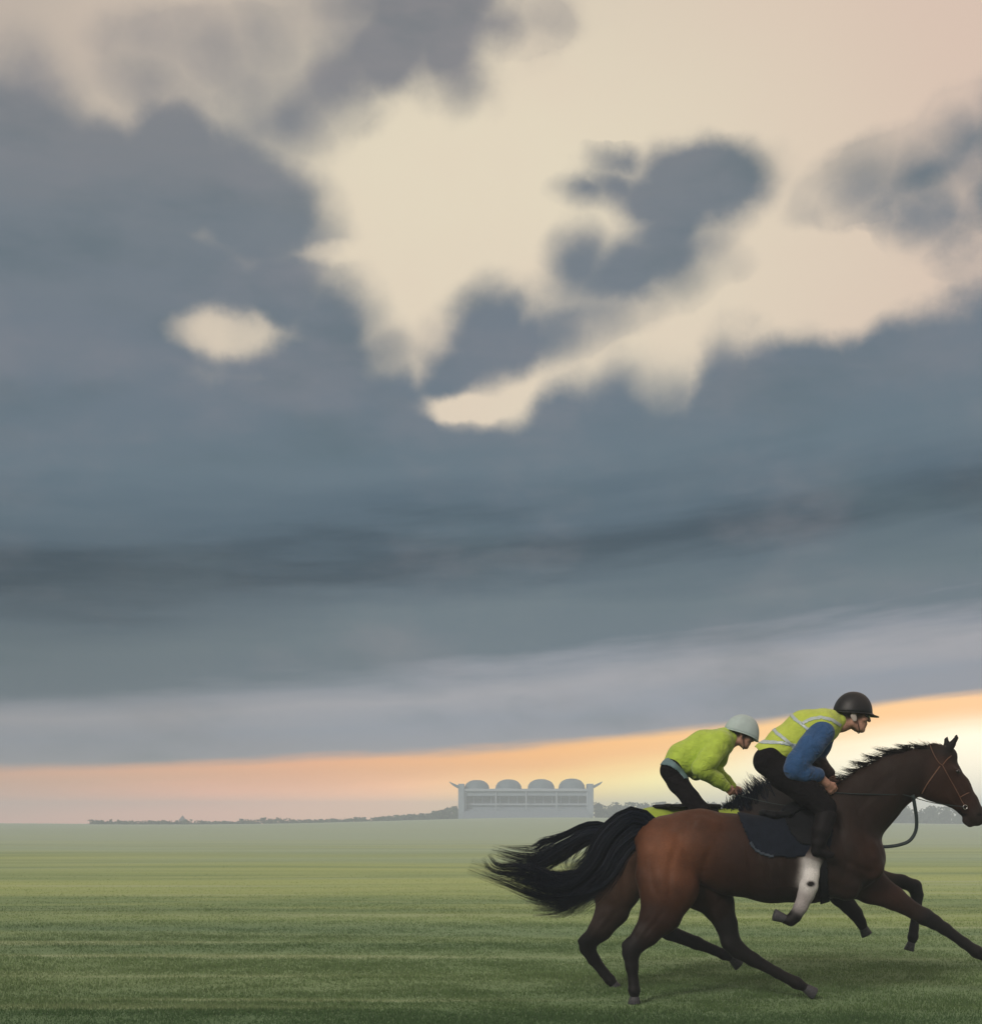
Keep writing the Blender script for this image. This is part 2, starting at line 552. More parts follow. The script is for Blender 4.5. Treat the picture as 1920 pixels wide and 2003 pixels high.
blades = tag(make_blades(), 'short green grass blades covering the turf of the gallops', 'grass', kind='stuff')

# ------------------------------------------------------------------ grandstand on the rise
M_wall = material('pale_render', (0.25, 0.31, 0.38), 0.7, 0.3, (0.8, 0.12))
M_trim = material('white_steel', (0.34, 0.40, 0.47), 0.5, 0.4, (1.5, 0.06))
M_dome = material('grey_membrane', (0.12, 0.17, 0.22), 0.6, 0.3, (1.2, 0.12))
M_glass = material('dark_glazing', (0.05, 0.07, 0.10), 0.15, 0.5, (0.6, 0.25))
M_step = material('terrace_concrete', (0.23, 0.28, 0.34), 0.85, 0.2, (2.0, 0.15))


def grandstand():
    gy = 345.0
    k = gy / 2637.0 / 4.945                  # metres to a drawing unit
    zb = 1.9
    def X(u): return (u - 594.0) * k
    def Z(v): return (540.0 - v) * k + 1.4   # drawing height to metres over the stand's foot
    g = empty('grandstand', ((840 + 594.0 / 4.945 - 960) * gy / 2637.0, gy, zb))
    tag(g, 'pale tiered grandstand with four round roof domes and flared corner canopies', 'grandstand')
    # block behind, terraces, glazing, fascia, roof slab
    box_obj('back_wall', X(300), X(1575), 4.0, 14.0, -2.0, Z(292), M_wall, g)
    for i in range(7):
        y0 = -6.0 + i * 1.4
        box_obj('terrace_step', X(325), X(1545), y0, y0 + 1.4, -2.0, 0.15 + i * 0.42, M_step, g)
    box_obj('balcony_front', X(330), X(1540), 3.2, 3.55, Z(452), Z(436), M_trim, g)
    n = 14
    for i in range(n):
        x0 = X(340) + (X(1530) - X(340)) * i / n
        x1 = X(340) + (X(1530) - X(340)) * (i + 1) / n
        p = box_obj('window', x0 + 0.12, x1 - 0.12, 3.80, 3.90, Z(434), Z(368), M_glass, g)
        f = box_obj('mullion', x0 - 0.07, x0 + 0.07, 3.60, 3.97, Z(436), Z(362), M_trim, g)
    box_obj('fascia', X(318), X(1555), 1.6, 4.2, Z(362), Z(318), M_wall, g)
    box_obj('roof_slab', X(312), X(1562), 0.8, 14.0, Z(317), Z(296), M_trim, g)
    for i in range(5):
        x = X(345) + (X(1525) - X(345)) * i / 4
        bm = bmesh.new()
        bmesh.ops.create_cone(bm, cap_ends=True, segments=10, radius1=0.16, radius2=0.16, depth=Z(322) - 0.2,
                              matrix=Matrix.Translation((x, 1.2, (Z(322) + 0.2) / 2)))
        bm_obj('column', bm, M_trim, g, True)
    # corner towers with outward sweeping canopies
    for u0, u1, s in ((276, 334, -1), (1530, 1586, 1)):
        box_obj('corner_tower', X(u0), X(u1), 0.4, 6.5, -2.0, Z(246), M_wall, g, 0.05)
        edge = X(u0) if s < 0 else X(u1)
        prof = [(0, 262), (30, 252), (62, 238), (86, 226), (90, 232), (64, 256), (34, 276), (0, 292)]
        bm = bmesh.new()
        rows = []
        for yy in (0.2, 6.7):
            rows.append([bm.verts.new((edge + s * (u - 4) * k * 1.0, yy, Z(v))) for u, v in prof])
        m = len(prof)
        for i in range(m):
            j = (i + 1) % m
            bm.faces.new([rows[0][i], rows[0][j], rows[1][j], rows[1][i]])
        bm.faces.new(rows[0][::-1])
        bm.faces.new(rows[1])
        bmesh.ops.recalc_face_normals(bm, faces=bm.faces)
        bm_obj('canopy', bm, M_dome, g)
    # four domes: membrane over ribs, standing on a ring
    for uc, vt, hw in ((455, 205, 122), (765, 198, 128), (1085, 196, 132), (1385, 190, 130)):
        xc, rad, top_ = X(uc), hw * k, Z(vt)
        z0 = Z(296)
        bm = bmesh.new()
        seg, lev = 32, 9
        rings = []
        for j in range(lev):
            th = j / (lev - 1) * math.pi / 2
            r = rad * math.cos(th) ** 0.85
            z = z0 + 0.12 + (top_ - z0 - 0.12) * math.sin(th) ** 0.95
            if j == lev - 1:
                rings.append([bm.verts.new((xc, 5.0, z))])
            else:
                ring = []
                for i in range(seg):
                    sc_ = 1.0 - (0.035 if i % 4 == 2 else 0.0)
                    ring.append(bm.verts.new((xc + r * sc_ * math.cos(i / seg * 2 * math.pi), 5.0 + r * sc_ * math.sin(i / seg * 2 * math.pi), z)))
                rings.append(ring)
        for j in range(lev - 1):
            for i in range(seg):
                a_, b_ = rings[j], rings[j + 1]
                if len(b_) == 1:
                    bm.faces.new([a_[i], a_[(i + 1) % seg], b_[0]])
                else:
                    bm.faces.new([a_[i], a_[(i + 1) % seg], b_[(i + 1) % seg], b_[i]])
        dome = bm_obj('dome', bm, M_dome, g, True)
        bm = bmesh.new()
        bmesh.ops.create_cone(bm, cap_ends=True, segments=32, radius1=rad * 1.04, radius2=rad * 1.04, depth=0.14, matrix=Matrix.Translation((xc, 5.0, z0 + 0.073)))
        bm_obj('dome_ring', bm, M_trim, dome)
    return g


grandstand()

# ------------------------------------------------------------------ woods and hedges along the skyline
M_leaf = bpy.data.materials.new('far_leaves')
M_leaf.use_nodes = True
G = Nodes(M_leaf.node_tree)
b = M_leaf.node_tree.nodes['Principled BSDF']
rnd = G.new('ShaderNodeNewGeometry').outputs['Random Per Island']
G.put(b.inputs['Base Color'], G.ramp(rnd, [(0.0, (0.026, 0.045, 0.024, 1)), (0.5, (0.045, 0.070, 0.032, 1)), (1.0, (0.075, 0.095, 0.040, 1))], 'LINEAR'))
b.inputs['Roughness'].default_value = 0.8


def wood(name, label, spots, seed, leaf=0.42, per=150):
    """one mass of crowns made of leaf faces round short limbs; spots = (x, y, height, radius)"""
    rng = np.random.default_rng(seed)
    V, F = [], []
    for x, y, h, r in spots:
        z0 = float(ground_z(np.array(x), np.array(y))) - 0.2
        m = int(per * (0.5 + r * h / 6.0))
        lob = rng.normal(0, 1, (7, 3)) * np.array([0.55 * r, 0.55 * r, 0.22 * h]) + np.array([x, y, z0 + 0.58 * h])
        lob[4:, 2] = z0 + 0.22 * h                       # skirts of the crown down to the grass
        pick = rng.integers(0, 7, m)
        p = rng.normal(0, 1, (m, 3))
        p /= np.linalg.norm(p, axis=1, keepdims=True)
        p *= rng.random((m, 1)) ** 0.4
        c = lob[pick] + p * np.array([0.62 * r, 0.62 * r, 0.32 * h])
        c[:, 2] = np.clip(c[:, 2], z0, z0 + h * 1.06)
        t1 = rng.normal(0, 1, (m, 3))
        t1 /= np.linalg.norm(t1, axis=1, keepdims=True)
        t2 = np.cross(t1, rng.normal(0, 1, (m, 3)))
        t2 /= np.linalg.norm(t2, axis=1, keepdims=True)
        s = leaf * (0.6 + 0.8 * rng.random((m, 1)))
        base = len(V)
        q = np.stack([c - s * t1, c + 0.6 * s * t2, c + s * t1, c - 0.6 * s * t2], 1).reshape(-1, 3)
        V.extend(q.tolist())
        F.extend([[base + 4 * i + j for j in range(4)] for i in range(m)])
    return tag(obj(name, V, F, M_leaf), label, 'trees', kind='stuff')


rs = random.Random(3)
sp = []
for i in range(95):                                     # right of the grandstand, past the horses
    x = 28 + i * 1.25 + rs.uniform(-0.7, 0.7)
    h = 4.1 + 0.4 * math.sin(x * 0.13) + rs.uniform(-0.35, 0.35)
    sp.append((x, 356 + rs.uniform(-6, 6), h, rs.uniform(1.6, 2.6)))
wood('distant_wood', 'dark line of trees along the skyline to the right of the grandstand', sp, 11)
sp = []
for i in range(34):                                     # left of the grandstand
    x = -9.5 - i * 0.55
    h = 2.3 * math.exp(-i / 12.0) + 1.0 + rs.uniform(-0.15, 0.15)
    sp.append((x, 352 + rs.uniform(-3, 3), h, rs.uniform(1.0, 1.6)))
wood('distant_copse', 'low copse tapering away from the left end of the grandstand', sp, 12)
sp = []
for i in range(80):                                     # low hedge down to the left
    x = -28 - i * 0.95
    h = 1.15 + 0.15 * math.sin(x * 0.3) + rs.uniform(-0.1, 0.1) + (0.3 if 24 < i < 40 else 0)
    sp.append((x, 349 + rs.uniform(-2, 2), h, rs.uniform(0.9, 1.4)))
wood('distant_hedge', 'thin low hedge along the skyline left of the grandstand', sp, 13, 0.3, 110)

# small pointed building behind the hedge
M_stone = material('grey_stone', (0.30, 0.30, 0.30), 0.85, 0.2, (1.0, 0.15))
M_slate = material('slate', (0.12, 0.13, 0.15), 0.6, 0.3, (1.5, 0.2))
ty = 420.0
tx = (357 - 960) * ty / 2637.0
tz = float(ground_z(np.array(tx), np.array(ty)))
tw_ = empty('church_tower', (tx, ty, tz))
tag(tw_, 'tiny church tower with a pointed roof rising behind the far hedge', 'tower')
box_obj('tower_wall', -0.9, 0.9, -0.9, 0.9, -0.4, 1.55 - tz + 0.2, M_stone, tw_)
bm = bmesh.new()
bmesh.ops.create_cone(bm, cap_ends=True, segments=4, radius1=1.5, radius2=0.02, depth=1.5, matrix=Matrix.Translation((0, 0, 1.55 - tz + 0.2 + 0.752)) @ Matrix.Rotation(R(45), 4, 'Z'))
bm_obj('spire', bm, M_slate, tw_)
box_obj('nave', 0.9, 5.5, -1.1, 1.1, -0.4, 1.55 - tz - 0.6, M_stone, tw_)

# ------------------------------------------------------------------ morning haze
bm = bmesh.new()
box(bm, -830, 830, -80, 980, -8.0, 15.0)
haze = bm_obj('haze', bm)
mh = bpy.data.materials.new('haze')
mh.use_nodes = True
nt = mh.node_tree
nt.nodes.clear()
pv = nt.nodes.new('ShaderNodeVolumePrincipled')
pv.inputs['Color'].default_value = (0.76, 0.87, 1.0, 1)
pv.inputs['Density'].default_value = 0.0022
pv.inputs['Anisotropy'].default_value = -0.3
nt.links.new(pv.outputs[0], nt.nodes.new('ShaderNodeOutputMaterial').inputs['Volume'])
haze.data.materials.append(mh)
tag(haze, 'pale morning mist lying over the whole down', 'mist', kind='stuff')

# ------------------------------------------------------------------ modelling flesh: smooth union of tapered limbs, meshed by surface nets
class Flesh:
    """prims: (ax, ay, az, bx, by, bz, ra, rb, squash_a, squash_b, blend, colour)"""
    def __init__(self, step):
        self.h = step
        self.prims = []

    def seg(self, a, b, ra, rb, sa=1.0, sb=1.0, k=0.03, col=(0, 0, 0)):
        self.prims.append((np.array(a, float), np.array(b, float), ra, rb, sa, sb, k, col))

    def chain(self, pts, k=0.03, col=(0, 0, 0)):
        """pts: (point, radius, squash[, colour])"""
        for p, q in zip(pts[:-1], pts[1:]):
            c = p[3] if len(p) > 3 else col
            c2 = q[3] if len(q) > 3 else col
            self.prims.append((np.array(p[0], float), np.array(q[0], float), p[1], q[1], p[2], q[2], k, (c, c2) if (len(p) > 3 or len(q) > 3) else col))

    @staticmethod
    def dist(pr, X, Y, Z):
        a, b, ra, rb, sa, sb, k, col = pr
        ab = b - a
        L = float(ab @ ab) + 1e-9
        t = np.clip(((X - a[0]) * ab[0] + (Y - a[1]) * ab[1] + (Z - a[2]) * ab[2]) / L, 0, 1)
        r = ra + (rb - ra) * t
        s = sa + (sb - sa) * t
        dx = X - (a[0] + t * ab[0])
        dy = (Y - (a[1] + t * ab[1])) / s
        dz = Z - (a[2] + t * ab[2])
        q = np.sqrt(dx * dx + dy * dy + dz * dz)
        # keep distances honest across the squashed direction
        m = np.where(q > 1e-6, np.sqrt((dx * dx + dz * dz + dy * dy * np.minimum(s * s, 1.0)) / (q * q + 1e-12)), 1.0)
        return (q - r) * np.maximum(m, 0.35), t

    def build(self, grow=0.0):
        h = self.h
        lo = np.min([np.minimum(p[0], p[1]) - max(p[2], p[3]) * max(1, p[4], p[5]) for p in self.prims], 0) - 4 * h - grow
        hi = np.max([np.maximum(p[0], p[1]) + max(p[2], p[3]) * max(1, p[4], p[5]) for p in self.prims], 0) + 4 * h + grow
        n = np.ceil((hi - lo) / h).astype(int) + 1
        self.lo, self.n = lo, n
        ax = [lo[i] + h * np.arange(n[i]) for i in range(3)]
        f = np.full(n, 0.25, np.float32)
        for pr in self.prims:
            a, b, ra, rb, sa, sb, k, col = pr
            pad = k + 3 * h + grow
            rr = max(ra, rb)
            ext = np.array([rr, rr * max(sa, sb), rr]) + pad
            i0 = np.clip(np.floor((np.minimum(a, b) - ext - lo) / h).astype(int), 0, n)
            i1 = np.clip(np.ceil((np.maximum(a, b) + ext - lo) / h).astype(int) + 1, 0, n)
            X = ax[0][i0[0]:i1[0]][:, None, None]
            Y = ax[1][i0[1]:i1[1]][None, :, None]
            Z = ax[2][i0[2]:i1[2]][None, None, :]
            d_, _ = self.dist(pr, X, Y, Z)
            sub = f[i0[0]:i1[0], i0[1]:i1[1], i0[2]:i1[2]]
            w = np.maximum(k - np.abs(sub - d_), 0) / k
            f[i0[0]:i1[0], i0[1]:i1[1], i0[2]:i1[2]] = np.minimum(sub, d_) - w * w * k * 0.25
        self.f = f
        return self

    def at(self, P):
        """trilinear value of the field at points (n, 3)"""
        g = (np.asarray(P, float) - self.lo) / self.h
        i = np.clip(np.floor(g).astype(int), 0, self.n - 2)
        t = np.clip(g - i, 0, 1)
        o = 0
        for dx in (0, 1):
            for dy in (0, 1):
                for dz in (0, 1):
                    w = (t[:, 0] if dx else 1 - t[:, 0]) * (t[:, 1] if dy else 1 - t[:, 1]) * (t[:, 2] if dz else 1 - t[:, 2])
                    o = o + w * self.f[i[:, 0] + dx, i[:, 1] + dy, i[:, 2] + dz]
        return o

    def skin_y(self, x, z, side=-1, out=0.0, y0=None):
        """lateral coordinate of the surface at (x, z): the near side for side = -1"""
        ys = np.linspace(self.lo[1], self.lo[1] + self.h * (self.n[1] - 1), 400)
        if side > 0:
            ys = ys[::-1]
        v = self.at(np.stack([np.full(400, x), ys, np.full(400, z)], -1))
        w = np.where(v < out)[0]
        return float(ys[w[0]]) if len(w) else (y0 if y0 is not None else float(ys[int(np.argmin(v))]))

    def mesh(self, iso=0.0, smooth=2):
        f = self.f - iso
        h = self.h
        s = f < 0
        c = s[:-1, :-1, :-1].astype(np.int8)
        tot = np.zeros(tuple(np.array(s.shape) - 1), np.int8)
        for dx in (0, 1):
            for dy in (0, 1):
                for dz in (0, 1):
                    tot += s[dx:s.shape[0] - 1 + dx, dy:s.shape[1] - 1 + dy, dz:s.shape[2] - 1 + dz]
        act = (tot > 0) & (tot < 8)
        I, J, K = np.nonzero(act)
        vid = -np.ones(act.shape, np.int64)
        vid[I, J, K] = np.arange(len(I))
        P = np.zeros((len(I), 3))
        N = np.zeros(len(I))
        corners = [(0, 0, 0), (1, 0, 0), (0, 1, 0), (1, 1, 0), (0, 0, 1), (1, 0, 1), (0, 1, 1), (1, 1, 1)]
        cv = [f[I + a, J + b, K + c_] for a, b, c_ in corners]
        for e0, e1 in ((0, 1), (2, 3), (4, 5), (6, 7), (0, 2), (1, 3), (4, 6), (5, 7), (0, 4), (1, 5), (2, 6), (3, 7)):
            a, b = cv[e0], cv[e1]
            m = (a < 0) != (b < 0)
            t = np.where(m, a / np.where(m, a - b, 1), 0)
            for q in range(3):
                P[:, q] += np.where(m, corners[e0][q] + t * (corners[e1][q] - corners[e0][q]), 0)
            N += m
        P = P / N[:, None] + np.stack([I, J, K], -1)
        V = self.lo + P * h
        Q = []
        S = s.astype(np.int8)
        # faces across each lattice edge that changes sign
        a = S[:-1, 1:-1, 1:-1] - S[1:, 1:-1, 1:-1]
        i, j, k = np.nonzero(a)
        j, k = j + 1, k + 1
        q = np.stack([vid[i, j - 1, k - 1], vid[i, j, k - 1], vid[i, j, k], vid[i, j - 1, k]], -1)
        Q.append(np.where((a[i, j - 1, k - 1] > 0)[:, None], q, q[:, ::-1]))
        a = S[1:-1, :-1, 1:-1] - S[1:-1, 1:, 1:-1]
        i, j, k = np.nonzero(a)
        i, k = i + 1, k + 1
        q = np.stack([vid[i - 1, j, k - 1], vid[i - 1, j, k], vid[i, j, k], vid[i, j, k - 1]], -1)
        Q.append(np.where((a[i - 1, j, k - 1] > 0)[:, None], q, q[:, ::-1]))
        a = S[1:-1, 1:-1, :-1] - S[1:-1, 1:-1, 1:]
        i, j, k = np.nonzero(a)
        i, j = i + 1, j + 1
        q = np.stack([vid[i - 1, j - 1, k], vid[i, j - 1, k], vid[i, j, k], vid[i - 1, j, k]], -1)
        Q.append(np.where((a[i - 1, j - 1, k] > 0)[:, None], q, q[:, ::-1]))
        F = np.concatenate(Q)
        for _ in range(smooth):
            acc_ = np.zeros_like(V)
            cnt = np.zeros(len(V))
            for e in range(4):
                u, w = F[:, e], F[:, (e + 1) % 4]
                np.add.at(acc_, u, V[w])
                np.add.at(acc_, w, V[u])
                np.add.at(cnt, u, 1)
                np.add.at(cnt, w, 1)
            V = V * 0.45 + acc_ / cnt[:, None] * 0.55
        return V, F

    def colours(self, V, sigma=0.012):
        num = np.zeros((len(V), 3))
        den = np.zeros(len(V))
        ds, cs = [], []
        best = np.full(len(V), 9.0)
        for pr in self.prims:
            d_, t = self.dist(pr, V[:, 0], V[:, 1], V[:, 2])
            col = pr[7]
            if isinstance(col[0], tuple):
                c = np.outer(1 - t, col[0]) + np.outer(t, col[1])
            else:
                c = np.tile(np.array(col, float), (len(V), 1))
            ds.append(d_)
            cs.append(c)
            best = np.minimum(best, d_)
        for d_, c in zip(ds, cs):
            w = np.exp(-np.clip((d_ - best) / sigma, 0, 30))
            num += c * w[:, None]
            den += w
        return num / den[:, None]


def pick(V, F, keep):
    """the faces all of whose corners pass, renumbered"""
    m = keep[F].all(axis=1)
    F = F[m]
    u, inv = np.unique(F, return_inverse=True)
    return V[u], inv.reshape(F.shape)


def flesh_obj(name, V, F, mat, parent, cols=None):
    me = bpy.data.meshes.new(name)
    me.vertices.add(len(V))
    me.vertices.foreach_set('co', np.ascontiguousarray(V, dtype=np.float32).ravel())
    me.loops.add(F.size)
    me.loops.foreach_set('vertex_index', np.ascontiguousarray(F, dtype=np.int32).ravel())
    me.polygons.add(len(F))
    me.polygons.foreach_set('loop_start', np.arange(0, F.size, 4, dtype=np.int32))
    me.update(calc_edges=True)
    me.polygons.foreach_set('use_smooth', np.ones(len(F), bool))
    if cols is not None:
        at_ = me.color_attributes.new('tint', 'FLOAT_COLOR', 'POINT')
        at_.data.foreach_set('color', np.concatenate([cols, np.ones((len(V), 1))], 1).astype(np.float32).ravel())
    me.materials.append(mat)
    o = bpy.data.objects.new(name, me)
    COL.objects.link(o)
    if parent is not None:
        o.parent = parent
        o.matrix_parent_inverse = Matrix.Translation(-Vector(parent.location))
    return o


def thick(o, t, offset=0.0):
    m = o.modifiers.new('thickness', 'SOLIDIFY')
    m.thickness = t
    m.offset = offset
    return o


def tube_mesh(lines, sides=6):
    """lines: list of [(point, radius), ...]; returns verts, faces of closed tubes"""
    V, F = [], []
    for ln in lines:
        P = [Vector(p) for p, _ in ln]
        up = Vector((0.13, 0.97, 0.21)).normalized()
        base = len(V)
        for i, (p, r) in enumerate(ln):
            a = P[max(i - 1, 0)]
            b = P[min(i + 1, len(P) - 1)]
            t = (b - a).normalized() if (b - a).length > 1e-9 else Vector((1, 0, 0))
            n1 = t.cross(up)
            if n1.length < 1e-4:
                n1 = t.cross(Vector((0, 0, 1)))
            n1.normalize()
            n2 = n1.cross(t)
            rr = r if isinstance(r, tuple) else (r, r)
            for s in range(sides):
                th = 2 * math.pi * s / sides
                V.append(tuple(P[i] + n1 * (rr[0] * math.cos(th)) + n2 * (rr[1] * math.sin(th))))
        m = len(ln)
        for i in range(m - 1):
            for s in range(sides):
                q = (s + 1) % sides
                F.append((base + i * sides + s, base + i * sides + q, base + (i + 1) * sides + q, base + (i + 1) * sides + s))
        F.append(tuple(base + s for s in range(sides))[::-1])
        F.append(tuple(base + (m - 1) * sides + s for s in range(sides)))
    return V, F


def spline(pts, n):
    """Catmull-Rom through pts (any tuples of numbers)"""
    P = np.array(pts, float)
    P = np.vstack([2 * P[0] - P[1], P, 2 * P[-1] - P[-2]])
    out = []
    m = len(P) - 3
    for q in range(n):
        u = q / (n - 1) * m
        i = min(int(u), m - 1)
        t = u - i
        a, b, c, d_ = P[i], P[i + 1], P[i + 2], P[i + 3]
        out.append(0.5 * ((2 * b) + (c - a) * t + (2 * a - 5 * b + 4 * c - d_) * t * t + (3 * b - a - 3 * c + d_) * t ** 3))
    return np.array(out)


def tube_obj(name, lines, mat, parent, sides=6):
    V, F = tube_mesh(lines, sides)
    o = obj(name, V, F, mat, None, True)
    if parent is not None:
        o.parent = parent
        o.matrix_parent_inverse = Matrix.Translation(-Vector(parent.location))
    return o


def hair_obj(name, strands, mat, parent):
    """strands: list of (points array (m,3), root radius); thin three sided hair locks"""
    V, F = [], []
    for P, r in strands:
        m = len(P)
        T = np.gradient(P, axis=0)
        T /= np.linalg.norm(T, axis=1, keepdims=True) + 1e-9
        A = np.cross(T, np.array([0.1, 1.0, 0.15]))
        A /= np.linalg.norm(A, axis=1, keepdims=True) + 1e-9
        B = np.cross(A, T)
        base = len(V)
        for i in range(m):
            rr = r * (1 - (i / (m - 1)) ** 1.6 * 0.96)
            for s in range(3):
                th = 2 * math.pi * s / 3
                V.append(P[i] + rr * (math.cos(th) * A[i] + math.sin(th) * B[i]))
        for i in range(m - 1):
            for s in range(3):
                q = (s + 1) % 3
                F.append((base + i * 3 + s, base + i * 3 + q, base + i * 3 + 3 + q, base + i * 3 + 3 + s))
    return flesh_obj(name, np.array(V), np.array(F), mat, parent)

# ------------------------------------------------------------------ materials of horses and riders
def coat_material(name, gloss=0.55):
    m = bpy.data.materials.new(name)
    m.use_nodes = True
    G = Nodes(m.node_tree)
    b = m.node_tree.nodes['Principled BSDF']
    at_ = G.new('ShaderNodeAttribute', attribute_name='tint').outputs['Color']
    co = G.new('ShaderNodeTexCoord').outputs['Object']
    f = G.noise(co, 7.0, 5.0, 0.6)[0]
    hair = G.noise(G.vmath('MULTIPLY', co, (0.35, 1.0, 1.0)), 230.0, 3.0, 0.65)[0]
    k = G.math('MULTIPLY', G.linear(f, 0.25, 0.75, 0.78, 1.22), G.linear(hair, 0.3, 0.7, 0.74, 1.26))
    G.put(b.inputs['Base Color'], G.vmath('SCALE', at_, scale=k))
    G.put(b.inputs['Roughness'], G.linear(G.noise(co, 4.0, 4.0, 0.6)[0], 0.3, 0.7, gloss - 0.10, gloss + 0.20))
    b.inputs['Specular IOR Level'].default_value = 0.2
    b.inputs['Sheen Weight'].default_value = 0.03
    b.inputs['Sheen Roughness'].default_value = 0.4
    bn = G.new('ShaderNodeBump')
    bn.inputs['Strength'].default_value = 0.5
    bn.inputs['Distance'].default_value = 0.02
    mus = G.noise(G.vmath('MULTIPLY', co, (1.0, 1.0, 0.55)), 9.0, 3.0, 0.5)[0]
    G.put(bn.inputs['Height'], G.math('ADD', mus, G.math('MULTIPLY', hair, 0.16)))
    G.put(b.inputs['Normal'], bn.outputs[0])
    return m


M_coat = coat_material('bay_coat')
M_hair = material('black_hair', (0.003, 0.008, 0.020), 0.55, 0.22, (30, 0.4))
M_hair_brown = material('dark_brown_hair', (0.012, 0.008, 0.006), 0.5, 0.22, (30, 0.4))
M_hoof = material('horn', (0.055, 0.055, 0.062), 0.55, 0.3, (60, 0.45))
M_eye = material('horse_eye', (0.008, 0.005, 0.004), 0.06, 0.6)
M_tack = material('black_leather', (0.007, 0.008, 0.010), 0.75, 0.15, (25, 0.3), (120, 0.2))
M_tan = material('brown_leather', (0.17, 0.085, 0.050), 0.5, 0.4, (25, 0.25))
M_rein = material('rubber_rein', (0.022, 0.036, 0.038), 0.6, 0.3, (40, 0.3))
M_steel = material('bit_steel', (0.62, 0.62, 0.62), 0.25, 0.5, None, None, 0, 1.0)
M_navy = material('navy_numnah', (0.009, 0.013, 0.022), 0.9, 0.1, (18, 0.3), (90, 0.4), 0.04)
M_piping = material('grey_binding', (0.045, 0.06, 0.08), 0.8, 0.2, (30, 0.2))
M_limecloth = material('lime_sheet', (0.30, 0.40, 0.05), 0.8, 0.2, (9, 0.2), (70, 0.3), 0.2)

LENS = 2637.0
BLACK = (0.014, 0.012, 0.012)
DARK = (0.036, 0.020, 0.014)
BROWN = (0.060, 0.026, 0.016)
RUST = (0.140, 0.054, 0.026)
MUZ = (0.045, 0.032, 0.028)
WHITE = (0.62, 0.61, 0.60)
GREYW = (0.30, 0.28, 0.28)


class Side:
    """side elevation of one horse and rider: drawing units -> metres at the distance the pair gallops"""
    def __init__(self, dist):
        self.D = dist
        self.k = dist / LENS / 1.842          # metres to a unit

    def __call__(self, u, v, lat=0.0):
        q = (self.D + lat) / LENS
        return np.array([(900 + u / 1.842 - 960) * q, self.D + lat, EYE + (1606 - 1300 - v / 1.842) * q])

    def inv(self, V):
        """world points back to drawing units"""
        q = V[:, 1] / LENS
        return (V[:, 0] / q + 60) * 1.842, (306 - (V[:, 2] - EYE) / q) * 1.842, V[:, 1] - self.D


def leg_chain(fl, S, pts, lat, k=0.02):
    """pts: (u, v, radius, squash, colour[, lateral])"""
    fl.chain([(S(p[0], p[1], p[5] if len(p) > 5 else lat), p[2] * S.k, p[3], p[4]) for p in pts], k)


def hoof(S, horse, coronet, sole, lat, width):
    """horn hoof: a flaring boot with a flat sole, from the coronet to the toe"""
    a = Vector(S(*coronet, lat))
    b_ = Vector(S(*sole, lat))
    ax = (b_ - a)
    L = ax.length
    ax.normalize()
    side = Vector((0, 1, 0))
    fw = side.cross(ax).normalized()
    bm = bmesh.new()
    rings = []
    prof = [(-0.22, 0.62), (0.0, 0.74), (0.40, 0.86), (0.92, 1.02), (1.0, 0.97)]
    seg = 14
    for t, r in prof:
        ring = []
        for i in range(seg):
            th = 2 * math.pi * i / seg
            stretch = 1.0 + 0.22 * t if math.cos(th) > 0 else 0.92 - 0.12 * t
            c = a + ax * (L * t)
            ring.append(bm.verts.new(c + fw * (width * r * math.cos(th) * stretch) + side * (width * 0.92 * r * math.sin(th))))
        rings.append(ring)
    for j in range(len(rings) - 1):
        for i in range(seg):
            bm.faces.new([rings[j][i], rings[j][(i + 1) % seg], rings[j + 1][(i + 1) % seg], rings[j + 1][i]])
    bm.faces.new(rings[-1])
    bm.faces.new(rings[0][::-1])
    bmesh.ops.recalc_face_normals(bm, faces=bm.faces)
    o = bm_obj('hoof', bm, M_hoof, None, True)
    o.parent = horse
    o.matrix_parent_inverse = Matrix.Translation(-Vector(horse.location))
    return o


def eyeball(S, fl, horse, u, v, side, r):
    x, z = S(u, v)[[0, 2]]
    y = fl.skin_y(x, z, side)
    q = y / S.D
    bm = bmesh.new()
    bmesh.ops.create_uvsphere(bm, u_segments=14, v_segments=10, radius=r, matrix=Matrix.Translation((x, y - side * r * 0.45, z)))
    o = bm_obj('eye', bm, M_eye, None, True)
    o.parent = horse
    o.matrix_parent_inverse = Matrix.Translation(-Vector(horse.location))


def locks(S, roots, tips, n, rng, lat_spread, r, m=9, jit=14.0, curl=10.0, bend=0.35, power=1.0):
    """hair locks from a root line to a tip line (drawing units), jittered"""
    out = []
    A = np.array(roots, float)
    B = np.array(tips, float)
    for _ in range(n):
        t = rng.random() * (len(A) - 1)
        i = min(int(t), len(A) - 2)
        f_ = t - i
        a = A[i] * (1 - f_) + A[i + 1] * f_
        b_ = B[i] * (1 - f_) + B[i + 1] * f_
        b_ = a + (b_ - a) * (0.45 + 0.65 * rng.random() ** power) + rng.normal(0, jit, 2)
        a = a + rng.normal(0, 3, 2)
        l0 = rng.normal(0, lat_spread * 0.5)
        l1 = l0 + rng.normal(0, lat_spread)
        dvec = b_ - a
        nrm = np.array([-dvec[1], dvec[0]]) / (np.linalg.norm(dvec) + 1e-6)
        ph, amp = rng.random() * 6.28, rng.normal(0, curl)
        pts = []
        for q in range(m):
            s = q / (m - 1)
            p = a + dvec * s + nrm * (bend * np.linalg.norm(dvec) * s * (1 - s) + amp * s * math.sin(ph + 5 * s))
            pts.append(S(p[0], p[1], l0 + (l1 - l0) * s))
        out.append((np.array(pts), r * (0.6 + 0.8 * rng.random())))
    return out


